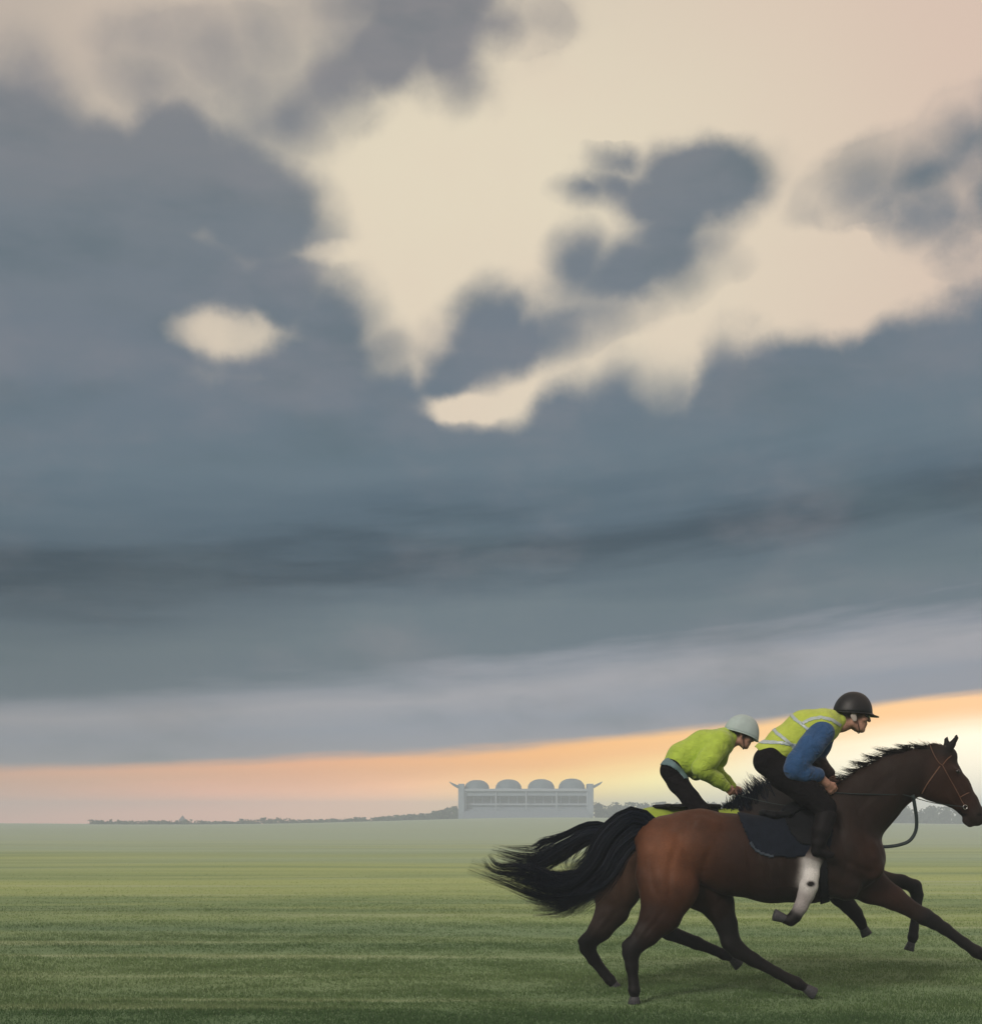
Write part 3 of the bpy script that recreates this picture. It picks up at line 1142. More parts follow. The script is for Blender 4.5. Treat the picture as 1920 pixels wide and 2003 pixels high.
def tail_locks(S, guide, widths, n, rng, lat, r, m=22, fray=0.5):
    """locks that follow a sweeping guide line and fray out towards its end"""
    g = spline(guide, m)
    w = np.interp(np.linspace(0, 1, m), np.linspace(0, 1, len(widths)), widths)
    T = np.gradient(g, axis=0)
    Nn = np.stack([-T[:, 1], T[:, 0]], -1)
    Nn /= np.linalg.norm(Nn, axis=1, keepdims=True)
    out = []
    nb = 34                                              # the hair hangs together in hanks that end unevenly
    hank = [(np.clip(rng.normal(0, 0.6), -1.15, 1.15), 0.58 + 0.42 * rng.random() ** 0.6, rng.normal(0, 0.24), rng.random() * 6.28, rng.normal(0, lat)) for _ in range(nb)]
    for _ in range(n):
        c0, len_, wob, ph, l0 = hank[rng.integers(0, nb)]
        c = c0 + rng.normal(0, 0.10)
        end = max(int(m * np.clip(len_ + rng.normal(0, 0.05), 0.4, 1.0)), 8)
        wob, ph = wob + rng.normal(0, 0.05), ph + rng.normal(0, 0.25)
        l1 = l0 + rng.normal(0, lat * 0.35)
        pts = []
        for i in range(end):
            s = i / (m - 1)
            k_ = c + wob * s * math.sin(ph + 6 * s)
            tail_free = max(0.0, (i / (end - 1) - 0.72) / 0.28)
            p = g[i] + Nn[i] * w[i] * k_ * (1 + fray * tail_free * 0.6)
            pts.append(S(p[0], p[1], l1 * min(1.0, 0.35 + s)))
        out.append((np.array(pts), r * (0.6 + 0.8 * rng.random())))
    return out


def sculpt(S, V, lines):
    """press grooves (or raise ridges) between muscles into both flanks: (polyline, half width, depth in metres)"""
    u, v, lat = S.inv(V)
    off = np.zeros(len(V))
    for pl, w, depth in lines:
        d2 = np.full(len(V), 1e9)
        P = spline(pl, 16) if len(pl) > 2 else np.array(pl, float)
        fade = np.zeros(len(V))
        for i, (a, b_) in enumerate(zip(P[:-1], P[1:])):
            ab = b_ - a
            t = np.clip(((u - a[0]) * ab[0] + (v - a[1]) * ab[1]) / (ab @ ab + 1e-9), 0, 1)
            q = (u - a[0] - t * ab[0]) ** 2 + (v - a[1] - t * ab[1]) ** 2
            m = q < d2
            d2[m] = q[m]
            f_ = (i + t) / (len(P) - 1)
            fade[m] = np.clip(np.minimum(f_, 1 - f_)[m] * 5, 0.15, 1)
        off += depth * fade * np.exp(-d2 / (w * w))
    side = np.clip(lat / 0.05, -1, 1)
    V = V.copy()
    V[:, 1] -= side * off
    return V


def muscles(du=0.0, dv=0.0, neck=True):
    L = [([(700, 610), (690, 700), (694, 790), (724, 860)], 13, .010), ([(795, 610), (765, 700), (752, 790), (760, 870)], 15, .011),
         ([(905, 640), (880, 730), (860, 810), (830, 880)], 14, .010), ([(960, 740), (985, 800), (990, 840)], 14, .012), ([(840, 560), (800, 600), (760, 640)], 16, .006),
         ([(740, 880), (700, 930), (655, 985)], 9, .006), ([(690, 900), (650, 950), (618, 1000)], 8, .007)]
    L += [([(u_, 670), (u_ + 14, 740), (u_ + 10, 810)], 9, .0035) for u_ in range(1030, 1260, 34)]
    L += [([(1335, 540), (1372, 640), (1392, 720), (1372, 790)], 15, .011), ([(1415, 560), (1468, 640), (1492, 700)], 14, .010), ([(1378, 700), (1440, 735), (1500, 760)], 12, .008),
          ([(1330, 790), (1380, 812), (1440, 815)], 13, .009), ([(1395, 620), (1440, 690), (1450, 740)], 18, -.007)]
    if neck:
        L += [([(1505, 650), (1560, 560), (1610, 490), (1648, 452)], 12, .010), ([(1420, 540), (1500, 450), (1580, 385)], 15, .006), ([(1450, 610), (1530, 510), (1600, 440)], 20, -.006),
              ([(1668, 400), (1672, 450), (1690, 486)], 8, .008), ([(1760, 430), (1790, 470), (1812, 500)], 7, -.005), ([(1745, 440), (1780, 490), (1806, 525)], 9, .006),
              ([(1800, 430), (1830, 470)], 7, .004), ([(1740, 470), (1770, 495), (1795, 512)], 3.5, -.003)]
        L += [([(1040, 800), (1110, 812), (1180, 800), (1240, 812)], 4.0, -.0035), ([(1500, 800), (1560, 838), (1620, 880)], 4.0, -.003)]
    return [([(a + du, b_ + dv) for a, b_ in pl], w, dp) for pl, w, dp in L]


# ================================================================== near horse
SN = Side(11.54)


def near_horse():
    S = SN
    k = S.k
    rng = np.random.default_rng(21)
    horse = empty('horse', tuple(S(1000, 1222) * np.array([1, 1, 0])))
    tag(horse, 'bay racehorse with rusty rump and black tail, carrying the rider in the blue sleeves', 'horse', 'galloping racehorses')
    fl = Flesh(0.0105)
    # trunk
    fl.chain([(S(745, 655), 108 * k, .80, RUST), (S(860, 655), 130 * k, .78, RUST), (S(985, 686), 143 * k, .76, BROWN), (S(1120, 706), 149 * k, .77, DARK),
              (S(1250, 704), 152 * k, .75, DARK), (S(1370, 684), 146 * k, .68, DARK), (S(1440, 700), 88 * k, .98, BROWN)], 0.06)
    fl.chain([(S(1230, 600), 100 * k, .45, DARK), (S(1300, 580), 100 * k, .42, DARK), (S(1370, 570), 120 * k, .5, DARK)], 0.08, )
    # croup and dock
    fl.chain([(S(800, 620), 84 * k, .9, RUST), (S(715, 640), 78 * k, .9, RUST), (S(668, 640), 40 * k, .8, BROWN)], 0.06)
    # neck and head
    fl.chain([(S(1385, 575), 138 * k, .52, DARK), (S(1480, 483), 110 * k, .46, DARK), (S(1560, 421), 92 * k, .42, DARK), (S(1645, 385), 82 * k, .42, DARK)], 0.06)
    fl.chain([(S(1650, 385), 80 * k, .42, DARK), (S(1718, 404), 86 * k, .46, BROWN), (S(1778, 452), 62 * k, .50, BROWN), (S(1822, 500), 43 * k, .62, BROWN),
              (S(1850, 540), 35 * k, .74, MUZ), (S(1860, 553), 30 * k, .78, MUZ)], 0.03)
    fl.seg(S(1700, 440), S(1738, 458), 52 * k, 46 * k, .62, .62, 0.03, BROWN)          # jowl
    fl.seg(S(1705, 318), S(1752, 332), 36 * k, 38 * k, .62, .80, 0.03, DARK)           # poll, forehead
    fl.seg(S(1824, 562), S(1836, 574), 17 * k, 14 * k, .9, .9, 0.012, MUZ)             # chin
    for s in (-1, 1):
        fl.seg(S(1768, 378, s * .070), S(1788, 390, s * .070), 12 * k, 9 * k, .8, .8, 0.02, BROWN)   # brow
        fl.seg(S(1870, 536, s * .045), S(1874, 546, s * .045), 9 * k, 9 * k, .8, .8, 0.012, MUZ)      # nostril rim
        fl.chain([(S(1752 + 6 * s, 318, s * .05), 15 * k, .55, BLACK), (S(1762 - 8 * s, 290, s * .062), 14 * k, .5, BLACK), (S(1768 - 18 * s, 268 + 3 * s, s * .068), 9 * k, .45, BLACK),
                  (S(1771 - 17 * s, 253 + 6 * s, s * .07), 3 * k, .5, BLACK)], 0.01)
        # shoulder blade, point of shoulder, stifle, point of hip, hamstring
        fl.chain([(S(1345, 560, s * .10), 50 * k, .5, DARK), (S(1440, 690, s * .15), 66 * k, .5, BROWN), (S(1482, 735, s * .13), 44 * k, .7, BROWN)], 0.035)
        fl.seg(S(860, 578, s * .17), S(905, 590, s * .17), 26 * k, 20 * k, .8, .8, 0.06, RUST)
        fl.seg(S(1330, 770, s * .13), S(1390, 800, s * .12), 62 * k, 52 * k, .8, .8, 0.04, DARK)
    # near hind leg, bearing weight
    leg_chain(fl, S, [(740, 690, 98, .72, RUST, -.10), (752, 800, 106, .66, RUST, -.12), (722, 900, 74, .62, BROWN, -.14), (672, 968, 47, .66, DARK), (622, 1020, 33, .74, BLACK),
                      (614, 1040, 30, .74, BLACK), (618, 1090, 22.5, .85, BLACK), (624, 1146, 18, .9, BLACK), (626, 1174, 20.5, 1, BLACK), (628, 1196, 16, 1, BLACK)], -.145, 0.025)
    fl.seg(S(612, 1000, -.145), S(594, 1012, -.145), 18 * k, 15 * k, .8, .8, 0.02, BLACK)       # point of hock
    hoof(S, horse, (628, 1192), (630, 1223), -.145, 22 * k)
    fl.chain([(S(690, 650, -.09), 46 * k, .8, RUST), (S(675, 760, -.11), 40 * k, .8, BROWN), (S(700, 850, -.12), 40 * k, .8, BROWN)], 0.05)
    # far hind leg, reaching forward
    leg_chain(fl, S, [(800, 700, 98, .7, BROWN, .10), (868, 790, 98, .64, BROWN, .13), (925, 862, 62, .64, DARK, .15), (957, 935, 41, .66, BLACK), (974, 1000, 35, .74, BLACK),
                      (1000, 1030, 31, .74, BLACK), (1055, 1064, 25, .85, BLACK), (1140, 1111, 19, .9, BLACK), (1210, 1148, 22, 1, BLACK), (1240, 1164, 17, 1, BLACK)], .15, 0.025)
    hoof(S, horse, (1240, 1164), (1279, 1184), .15, 23 * k)
    # lead foreleg, at full stretch
    leg_chain(fl, S, [(1400, 745, 92, .62, BROWN, .06), (1480, 800, 64, .66, BROWN, .10), (1560, 842, 43, .72, BROWN), (1640, 892, 29, .8, DARK), (1672, 909, 31, .85, BLACK),
                      (1706, 928, 26, .85, BLACK), (1745, 953, 22, .88, BLACK), (1815, 1004, 19, .9, BLACK), (1860, 1036, 22.5, 1, BLACK), (1888, 1056, 16, 1, BLACK)], .11, 0.025)
    hoof(S, horse, (1888, 1056), (1926, 1084), .11, 23 * k)
    # near foreleg, folded back with a white stocking
    leg_chain(fl, S, [(1330, 700, 70, .5, DARK, -.17), (1285, 680, 42, .6, DARK, -.245), (1272, 702, 31, .7, DARK, -.285), (1268, 712, 29, .7, WHITE, -.285), (1263, 760, 28, .75, WHITE, -.295), (1254, 800, 32, .8, WHITE), (1245, 830, 29, .8, GREYW),
                      (1226, 874, 24, .85, GREYW), (1205, 908, 22, .9, BLACK), (1190, 922, 20, 1, BLACK), (1168, 920, 15, 1, BLACK)], -.295, 0.02)
    hoof(S, horse, (1172, 918), (1128, 906), -.295, 21 * k)
    fl.build()
    V, F = fl.mesh(0.0, 3)
    C = fl.colours(V, 0.016)
    V = sculpt(S, V, muscles())
    u, v, lat = S.inv(V)
    for cu, cv, su, sv in ((1869, 541, 7, 5), (1812, 541, 13, 3.5), (1798, 532, 6, 6)):
        q_ = np.clip(1.6 * np.exp(-(((u - cu) / su) ** 2 + ((v - cv) / sv) ** 2)), 0, 1)[:, None]
        C = C * (1 - q_) + np.array((0.006, 0.005, 0.005)) * q_
    # black spot on the stocking, darker back and flank, warm highlight painted on the rump
    spot = np.exp(-(((u - 1262) / 13) ** 2 + ((v - 791) / 9) ** 2)) * (lat < -.2)
    C = C * (1 - np.clip(spot * 2.2, 0, 1))[:, None] + np.array(BLACK) * np.clip(spot * 2.2, 0, 1)[:, None]
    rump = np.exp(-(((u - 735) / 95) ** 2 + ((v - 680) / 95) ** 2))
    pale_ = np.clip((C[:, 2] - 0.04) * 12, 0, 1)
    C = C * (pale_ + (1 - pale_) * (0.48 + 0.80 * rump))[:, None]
    flesh_obj('body', V, F, M_coat, horse, np.clip(C, 0.004, 0.8))
    for s in (-1, 1):
        eyeball(S, fl, horse, 1779, 386, s, 0.021)
    # mane: flying back off the crest
    roots = [(1352, 468), (1418, 412), (1478, 370), (1538, 336), (1596, 314), (1652, 304), (1702, 304), (1745, 308)]
    tips = [(1270, 430), (1335, 388), (1400, 352), (1462, 318), (1522, 300), (1588, 286), (1640, 276), (1705, 278)]
    st = locks(S, roots, tips, 520, rng, 0.03, 0.0032, 8, 4.0, 1.5, -0.10, 1.6)
    st += locks(S, roots, [(a - 12, b_ + 62) for a, b_ in roots], 520, rng, 0.02, 0.004, 8, 8.0, 2.0, 0.12)
    st += locks(S, [(1748, 300), (1768, 312)], [(1722, 282), (1760, 340)], 40, rng, 0.03, 0.003, 7, 6, 3)
    for (ru, rv), (tu, tv) in (((1560, 315), (1478, 298)), ((1505, 338), (1440, 326)), ((1470, 358), (1392, 352)), ((1440, 380), (1368, 378)), ((1398, 408), (1330, 405)), ((1625, 294), (1560, 290)), ((1372, 428), (1318, 428))):
        st += locks(S, [(ru - 8, rv + 6), (ru + 12, rv - 4)], [(tu, tv), (tu + 10, tv - 5)], 26, rng, 0.012, 0.0026, 9, 3.5, 1.5, -0.12, 0.5)
    hair_obj('mane', st, M_hair_brown, horse)
    # tail: streaming out behind
    g1 = [(700, 610), (625, 572), (545, 640), (490, 735), (400, 812), (290, 815), (180, 775), (34, 722)]
    st = tail_locks(S, g1, [38, 55, 60, 62, 62, 58, 46, 38], 1700, rng, 0.045, 0.0030)
    g2 = [(650, 590), (570, 640), (500, 740), (430, 830), (370, 880), (260, 890)]
    st += tail_locks(S, g2, [34, 46, 46, 36, 28, 22], 420, rng, 0.045, 0.0028)
    g3 = [(650, 590), (570, 640), (480, 755), (360, 780), (240, 745), (130, 735), (92, 690)]
    st += tail_locks(S, g3, [34, 46, 46, 42, 32, 26, 18], 420, rng, 0.045, 0.0028)
    hair_obj('tail', st, M_hair, horse)
    return horse, fl


horse_n, flesh_n = near_horse()

# ================================================================== far horse
SF = Side(12.70)


def far_horse():
    S = SF
    k = S.k
    rng = np.random.default_rng(33)
    horse = empty('horse', tuple(S(1000, 1166) * np.array([1, 1, 0])))
    tag(horse, 'dark brown racehorse galloping behind, carrying the rider in the lime jacket', 'horse', 'galloping racehorses')
    fl = Flesh(0.0125)
    DK = (0.030, 0.019, 0.015)
    BK = (0.011, 0.010, 0.010)
    RU = (0.055, 0.030, 0.019)
    fl.chain([(S(590, 660), 104 * k, .8, RU), (S(700, 640), 116 * k, .78, DK), (S(850, 645), 126 * k, .76, DK), (S(1000, 665), 136 * k, .76, DK),
              (S(1150, 685), 140 * k, .75, DK), (S(1300, 690), 132 * k, .68, DK), (S(1410, 705), 88 * k, .95, DK)], 0.06)
    fl.chain([(S(640, 620), 78 * k, .9, DK), (S(560, 645), 70 * k, .9, DK), (S(512, 650), 40 * k, .8, DK)], 0.06)
    fl.chain([(S(1150, 620), 110 * k, .5, BK), (S(1080, 580), 86 * k, .45, BK), (S(1140, 515), 86 * k, .42, BK), (S(1230, 486), 72 * k, .42, BK), (S(1320, 495), 62 * k, .42, BK)], 0.06)
    fl.chain([(S(1320, 495), 60 * k, .42, DK), (S(1375, 520), 58 * k, .46, DK), (S(1425, 560), 42 * k, .5, DK), (S(1462, 600), 30 * k, .65, BK), (S(1480, 622), 25 * k, .75, BK)], 0.03)
    for s in (-1, 1):
        fl.chain([(S(1345, 470, s * .05), 13 * k, .55, BK), (S(1345, 445, s * .065), 9 * k, .5, BK), (S(1340, 432, s * .07), 3 * k, .5, BK)], 0.01)
        fl.chain([(S(1270, 590, s * .10), 50 * k, .5, DK), (S(1390, 710, s * .14), 60 * k, .5, DK)], 0.035)
    # near hind leg on the ground
    leg_chain(fl, S, [(560, 720, 96, .72, RU, -.10), (563, 800, 92, .66, RU, -.12), (548, 885, 60, .62, DK, -.14), (505, 955, 42, .66, DK), (462, 1000, 30, .74, BK),
                      (458, 1022, 28, .74, BK), (480, 1062, 22, .85, BK), (518, 1112, 18, .9, BK), (540, 1138, 19, 1, BK), (550, 1150, 15, 1, BK)], -.14, 0.025)
    fl.seg(S(452, 985, -.14), S(434, 998, -.14), 16 * k, 13 * k, .8, .8, 0.02, BK)
    hoof(S, horse, (548, 1146), (565, 1166), -.14, 20 * k)
    # off hind leg, swung forward
    leg_chain(fl, S, [(660, 720, 90, .7, DK, .10), (720, 810, 78, .64, DK, .13), (730, 890, 52, .64, DK, .15), (722, 945, 32, .7, BK), (752, 966, 28, .74, BK),
                      (850, 1004, 24, .85, BK), (915, 1030, 18, .9, BK), (950, 1045, 20, 1, BK), (974, 1056, 16, 1, BK)], .15, 0.025)
    hoof(S, horse, (974, 1054), (1008, 1084), .15, 21 * k)
    # forelegs
    leg_chain(fl, S, [(1330, 770, 70, .6, DK, -.08), (1368, 836, 36, .7, BK, -.10), (1400, 872, 28, .8, BK), (1422, 896, 25, .85, BK), (1440, 925, 19, .9, BK), (1450, 946, 17, 1, BK)], -.11, 0.025)
    hoof(S, horse, (1448, 940), (1468, 974), -.11, 20 * k)
    leg_chain(fl, S, [(1430, 745, 66, .6, DK, .06), (1525, 776, 31, .72, DK, .10), (1590, 782, 25, .8, BK), (1636, 800, 25, .85, BK), (1645, 830, 22, .85, BK),
                      (1643, 880, 18, .9, BK), (1634, 950, 16, .9, BK), (1630, 982, 18, 1, BK), (1626, 1000, 14, 1, BK)], .11, 0.025)
    hoof(S, horse, (1627, 996), (1618, 1032), .11, 18 * k)
    fl.build()
    V, F = fl.mesh(0.0, 3)
    flesh_obj('body', sculpt(S, V, muscles(-165, -5, False)), F, M_coat, horse, fl.colours(V, 0.022))
    for s in (-1, 1):
        eyeball(S, fl, horse, 1388, 500, s, 0.02)
    # mane bristling over the withers and neck
    roots = [(948, 528), (985, 512), (1030, 500), (1070, 470), (1110, 445), (1180, 425), (1260, 425)]
    tips = [(948, 505), (965, 472), (990, 440), (1020, 408), (1050, 392), (1110, 405), (1200, 405)]
    st = locks(S, roots, tips, 620, rng, 0.05, 0.004, 8, 6.0, 2.0, -0.12, 1.4)
    st += locks(S, [(960, 540), (1020, 530), (1080, 510), (1150, 470)], [(968, 490), (1000, 450), (1050, 415), (1110, 405)], 380, rng, 0.09, 0.0045, 8, 9.0, 4.0, -0.12)
    hair_obj('mane', st, M_hair, horse)
    g1 = [(565, 625), (480, 604), (400, 640), (330, 680), (270, 710), (190, 695), (110, 670)]
    st = tail_locks(S, g1, [26, 30, 32, 40, 36, 24, 18], 850, rng, 0.04, 0.0030)
    g2 = [(560, 625), (455, 618), (400, 670), (380, 720), (400, 755)]
    st += tail_locks(S, g2, [22, 26, 24, 18, 10], 120, rng, 0.04, 0.0026)
    hair_obj('tail', st, M_hair, horse)
    return horse, fl


horse_f, flesh_f = far_horse()

# ================================================================== tack
def child(o, parent):
    o.parent = parent
    o.matrix_parent_inverse = Matrix.Translation(-Vector(parent.location))
    return o


def sub(o, part):
    o.parent = part
    return o


def inside(poly, u, v):
    """even-odd test for many points"""
    res = np.zeros(len(u), bool)
    n = len(poly)
    for i in range(n):
        x0, y0 = poly[i]
        x1, y1 = poly[(i + 1) % n]
        c = ((y0 > v) != (y1 > v)) & (u < (x1 - x0) * (v - y0) / (y1 - y0 + 1e-12) + x0)
        res ^= c
    return res


def barrel_of(fl, count, step):
    b_ = Flesh(step)
    b_.prims = fl.prims[:count]
    return b_.build(0.03)


BN = barrel_of(flesh_n, 10, 0.011)
BF = barrel_of(flesh_f, 8, 0.014)


def patch_obj(name, fl, S, iso, poly, mat, parent, t=0.006, extra=None):
    V, F = fl.mesh(iso, 3)
    u, v, lat = S.inv(V)
    keep = inside(poly, u, v)
    if extra is not None:
        keep &= extra(u, v, lat)
    V, F = pick(V, F, keep)
    return thick(flesh_obj(name, V, F, mat, parent), t)


def band(poly, dist):
    """closed strip of the given half width along a polyline"""
    P = np.array(poly, float)
    T = np.gradient(P, axis=0)
    Nn = np.stack([-T[:, 1], T[:, 0]], -1)
    Nn /= np.linalg.norm(Nn, axis=1, keepdims=True)
    return [tuple(p) for p in P + Nn * dist] + [tuple(p) for p in (P - Nn * dist)[::-1]]


# --- saddle cloth and saddle of the near horse
cloth = empty('saddle_cloth', tuple(SN(1170, 560)))
tag(cloth, 'dark navy saddle cloth with grey binding on the bay horse', 'saddle cloth')
CP = [(985, 500), (1002, 548), (1022, 600), (1045, 648), (1078, 680), (1130, 694), (1200, 697), (1262, 690), (1330, 680), (1346, 600), (1335, 440), (1150, 440)]
patch_obj('cloth', BN, SN, 0.010, CP, M_navy, cloth, 0.008)
for sgn in (-1, 1):
    patch_obj('binding', BN, SN, 0.013, band([(1043, 640), (1060, 664), (1080, 679), (1106, 688), (1132, 691)], 7.5), M_piping, cloth, 0.007, lambda u, v, l: l * sgn > 0)
for sgn in (-1, 1):  # small pale oval patch on the cloth, in front of the knee
    patch_obj('pale_oval', BN, SN, 0.022, [(1324, 556), (1332, 548), (1339, 558), (1341, 574), (1334, 588), (1325, 592), (1321, 575)],
          material('pale_oval_mat', (0.50, 0.50, 0.47), 0.9, 0.1, (60, 0.2), (150, 0.6)), cloth, 0.010, lambda u, v, l: l * sgn > 0)

saddle = empty('saddle', tuple(SN(1190, 540)))
tag(saddle, 'black leather exercise saddle under the rider with blue sleeves', 'saddle')
fs = Flesh(0.008)
k = SN.k
fs.chain([(SN(1092, 536), 15 * k, 3.2), (SN(1120, 545), 15 * k, 3.9), (SN(1175, 540), 15 * k, 3.9), (SN(1235, 505), 15 * k, 3.4), (SN(1288, 478), 17 * k, 2.2)], 0.03)
fs.build()
flesh_obj('seat', *fs.mesh(0, 2), M_tack, saddle)
FP = [(1150, 500), (1168, 560), (1190, 610), (1225, 648), (1280, 655), (1318, 630), (1328, 560), (1310, 470)]
patch_obj('flap', BN, SN, 0.024, FP, M_tack, saddle, 0.006, lambda u, v, l: l < 0)
patch_obj('flap', BN, SN, 0.024, FP, M_tack, saddle, 0.006, lambda u, v, l: l > 0)
patch_obj('girth', BN, SN, 0.018, band([(1302, 640), (1304, 720), (1310, 800), (1314, 880)], 18), M_tack, saddle, 0.006)


def stirrup(S, B, parent, top, foot, side, lat):
    a, b_ = S(*top, lat), S(*foot, lat)
    tube_obj('stirrup_leather', [[(a, (0.003, 0.012)), ((a + b_) / 2, (0.003, 0.012)), (b_, (0.003, 0.012))]], M_tack, parent, 8)
    loop = []
    for i in range(15):
        th = math.pi * (i / 14.0) * 1.0
        loop.append((b_ + np.array([0.012 * math.sin(th), math.cos(th) * 0.058, -0.03 + 0.055 * math.sin(th)]), 0.005))
    tube_obj('stirrup_iron', [loop, [(loop[0][0], 0.007), (loop[-1][0], 0.007)]], M_steel, parent, 8)


stirrup(SN, BN, saddle, (1262, 560), (1296, 664), -1, -.315)
stirrup(SN, BN, saddle, (1262, 560), (1296, 664), 1, .315)


# --- bridle of the near horse
def strap(S, fl, pts, side, out=0.004, n=12):
    q = []
    for u, v in spline(pts, n):
        p = S(u, v)
        y = fl.skin_y(p[0], p[2], side)
        q.append(S(u, v, y - S.D + side * out))
    return q


bridle = empty('bridle', tuple(SN(1735, 400)))
tag(bridle, 'brown leather bridle with reins on the bay horse', 'bridle')
for s in (-1, 1):
    for nm, pts, r in (('headpiece', [(1690, 286), (1704, 322), (1722, 352), (1737, 364)], 0.0085),
                       ('cheek_strap', [(1737, 364), (1762, 410), (1788, 456), (1806, 492), (1816, 508)], 0.0065),
                       ('throat_lash', [(1728, 366), (1702, 402), (1680, 434), (1662, 466)], 0.005),
                       ('browband', [(1737, 362), (1752, 343), (1768, 329)], 0.0075),
                       ('noseband', [(1800, 478), (1826, 464), (1846, 456)], 0.006)):
        tube_obj(nm, [[(p, (0.003, r)) if nm != 'throat_lash' else (p, 0.0045) for p in strap(SN, flesh_n, pts, s)]], M_tan, bridle, 8)
    p = strap(SN, flesh_n, [(1818, 514), (1822, 518)], s, 0.010, 2)[0]
    ring = []
    for i in range(17):
        th = 2 * math.pi * i / 16
        ring.append((p + np.array([0.018 * math.cos(th), s * 0.002, 0.018 * math.sin(th)]), 0.0032))
    tube_obj('bit_ring', [ring], M_steel, bridle, 8)
    hand = SN(1352, 462, s * 0.10)
    path = [hand] + [np.array(q) for q in strap(SN, flesh_n, [(1420, 466), (1500, 468), (1600, 470)], s, 0.010, 7)] + [SN(1700, 498, s * 0.13), p]
    tube_obj('rein', [[(q, (0.0035, 0.008)) for q in spline(path, 40)]], M_rein, bridle, 8)
a = strap(SN, flesh_n, [(1628, 474), (1629, 478)], -1, 0.006, 2)[0]
lat0 = a[1] - SN.D
loop = spline([(1630, 470, lat0), (1636, 505, lat0 * .9), (1643, 555, lat0 * .7), (1640, 600, lat0 * .5), (1618, 635, lat0 * .35), (1582, 650, lat0 * .2), (1545, 656, 0.0), (1522, 657, 0.0)], 34)
tube_obj('hanging_rein', [[(SN(*q), (0.015, 0.020)) for q in loop]], M_rein, bridle, 10)

# --- far horse: sheet, saddle, reins
sheet = empty('quarter_sheet', tuple(SF(760, 540)))
tag(sheet, 'lime green exercise sheet over the back of the dark horse behind', 'horse sheet')
patch_obj('cloth', BF, SF, 0.012, [(612, 400), (640, 575), (668, 640), (800, 660), (1000, 650), (1010, 400)], M_limecloth, sheet, 0.006)
saddle_f = empty('saddle', tuple(SF(850, 520)))
tag(saddle_f, 'small black saddle on the lime green exercise sheet', 'saddle')
fs = Flesh(0.008)
k = SF.k
fs.chain([(SF(700, 513), 8 * k, 6.0), (SF(745, 512), 9 * k, 8.0), (SF(800, 512), 9 * k, 9.0), (SF(870, 510), 9 * k, 8.0), (SF(930, 512), 9 * k, 5.0)], 0.02)
fs.build()
flesh_obj('seat', *fs.mesh(0, 2), M_tack, saddle_f)
patch_obj('flap', BF, SF, 0.026, [(800, 480), (810, 560), (850, 620), (910, 620), (930, 540), (930, 480)], M_tack, saddle_f, 0.006)
bridle_f = empty('bridle', tuple(SF(1380, 520)))
tag(bridle_f, 'black reins and bit of the dark horse behind', 'bridle')
for s in (-1, 1):
    tube_obj('rein', [[(q, (0.0035, 0.007)) for q in spline([SF(992, 470, s * .08), SF(1120, 500, s * .15), SF(1300, 530, s * .15), SF(1458, 604, s * .09)], 24)]], M_rein, bridle_f, 8)

# ================================================================== riders
def cloth_material(name, colour, rough=0.75, fold=0.5, sheen=0.2, tint=False, spec=0.2):
    m = bpy.data.materials.new(name)
    m.use_nodes = True
    G = Nodes(m.node_tree)
    b = m.node_tree.nodes['Principled BSDF']
    co = G.new('ShaderNodeTexCoord').outputs['Object']
    f = G.noise(co, 12.0, 4.0, 0.55)[0]
    kk = G.linear(f, 0.3, 0.7, 0.86, 1.12)
    base = G.new('ShaderNodeAttribute', attribute_name='tint').outputs['Color'] if tint else (*colour,)
    G.put(b.inputs['Base Color'], G.vmath('SCALE', base, scale=kk))
    b.inputs['Roughness'].default_value = rough
    b.inputs['Specular IOR Level'].default_value = spec
    b.inputs['Sheen Weight'].default_value = sheen
    bn = G.new('ShaderNodeBump')
    bn.inputs['Strength'].default_value = fold
    bn.inputs['Distance'].default_value = 0.03
    w = G.noise(G.vmath('MULTIPLY', co, (1.0, 0.6, 1.6)), 7.0, 3.0, 0.5, 1.4)[0]
    ridge = G.math('SUBTRACT', 1.0, G.math('ABSOLUTE', G.math('MULTIPLY_ADD', G.noise(G.vmath('MULTIPLY', co, (1.3, 0.5, 1.0)), 6.0, 2.0, 0.5, 1.8)[0], 4.0, -2.0)))
    w = G.math('MULTIPLY_ADD', ridge, 0.28, w)
    weave = G.noise(co, 320.0, 2.0, 0.5)[0]
    G.put(bn.inputs['Height'], G.math('ADD', w, G.math('MULTIPLY', weave, 0.03)))
    G.put(b.inputs['Normal'], bn.outputs[0])
    return m


M_lime = cloth_material('lime_hi_vis', (0.47, 0.58, 0.085), 0.75, 0.45)
M_lime_j = cloth_material('lime_jacket', (0.40, 0.55, 0.070), 0.7, 0.6)
M_jersey = cloth_material('jersey', (0.03, 0.09, 0.24), 0.75, 0.7, 0.2, True)
M_breech = cloth_material('black_breeches', (0.009, 0.008, 0.009), 0.9, 0.6, 0.0, False, 0.06)
M_strip = material('reflective_strip', (0.42, 0.50, 0.52), 0.35, 0.5, (40, 0.15))
M_hem = material('grey_teal_hem', (0.12, 0.20, 0.22), 0.6, 0.3, (30, 0.15))
M_boot = material('boot_leather', (0.007, 0.006, 0.007), 0.65, 0.15, (20, 0.3))
M_black_shell = material('black_helmet_shell', (0.007, 0.008, 0.010), 0.45, 0.4, (60, 0.2), (200, 0.15))
M_teal_shell = material('pale_helmet_cover', (0.40, 0.50, 0.50), 0.55, 0.4, (14, 0.10), (60, 0.15))
M_lens = material('goggle_lens', (0.006, 0.006, 0.008), 0.08, 0.6)
M_dark_strap = material('dark_strap', (0.03, 0.03, 0.035), 0.6, 0.3)


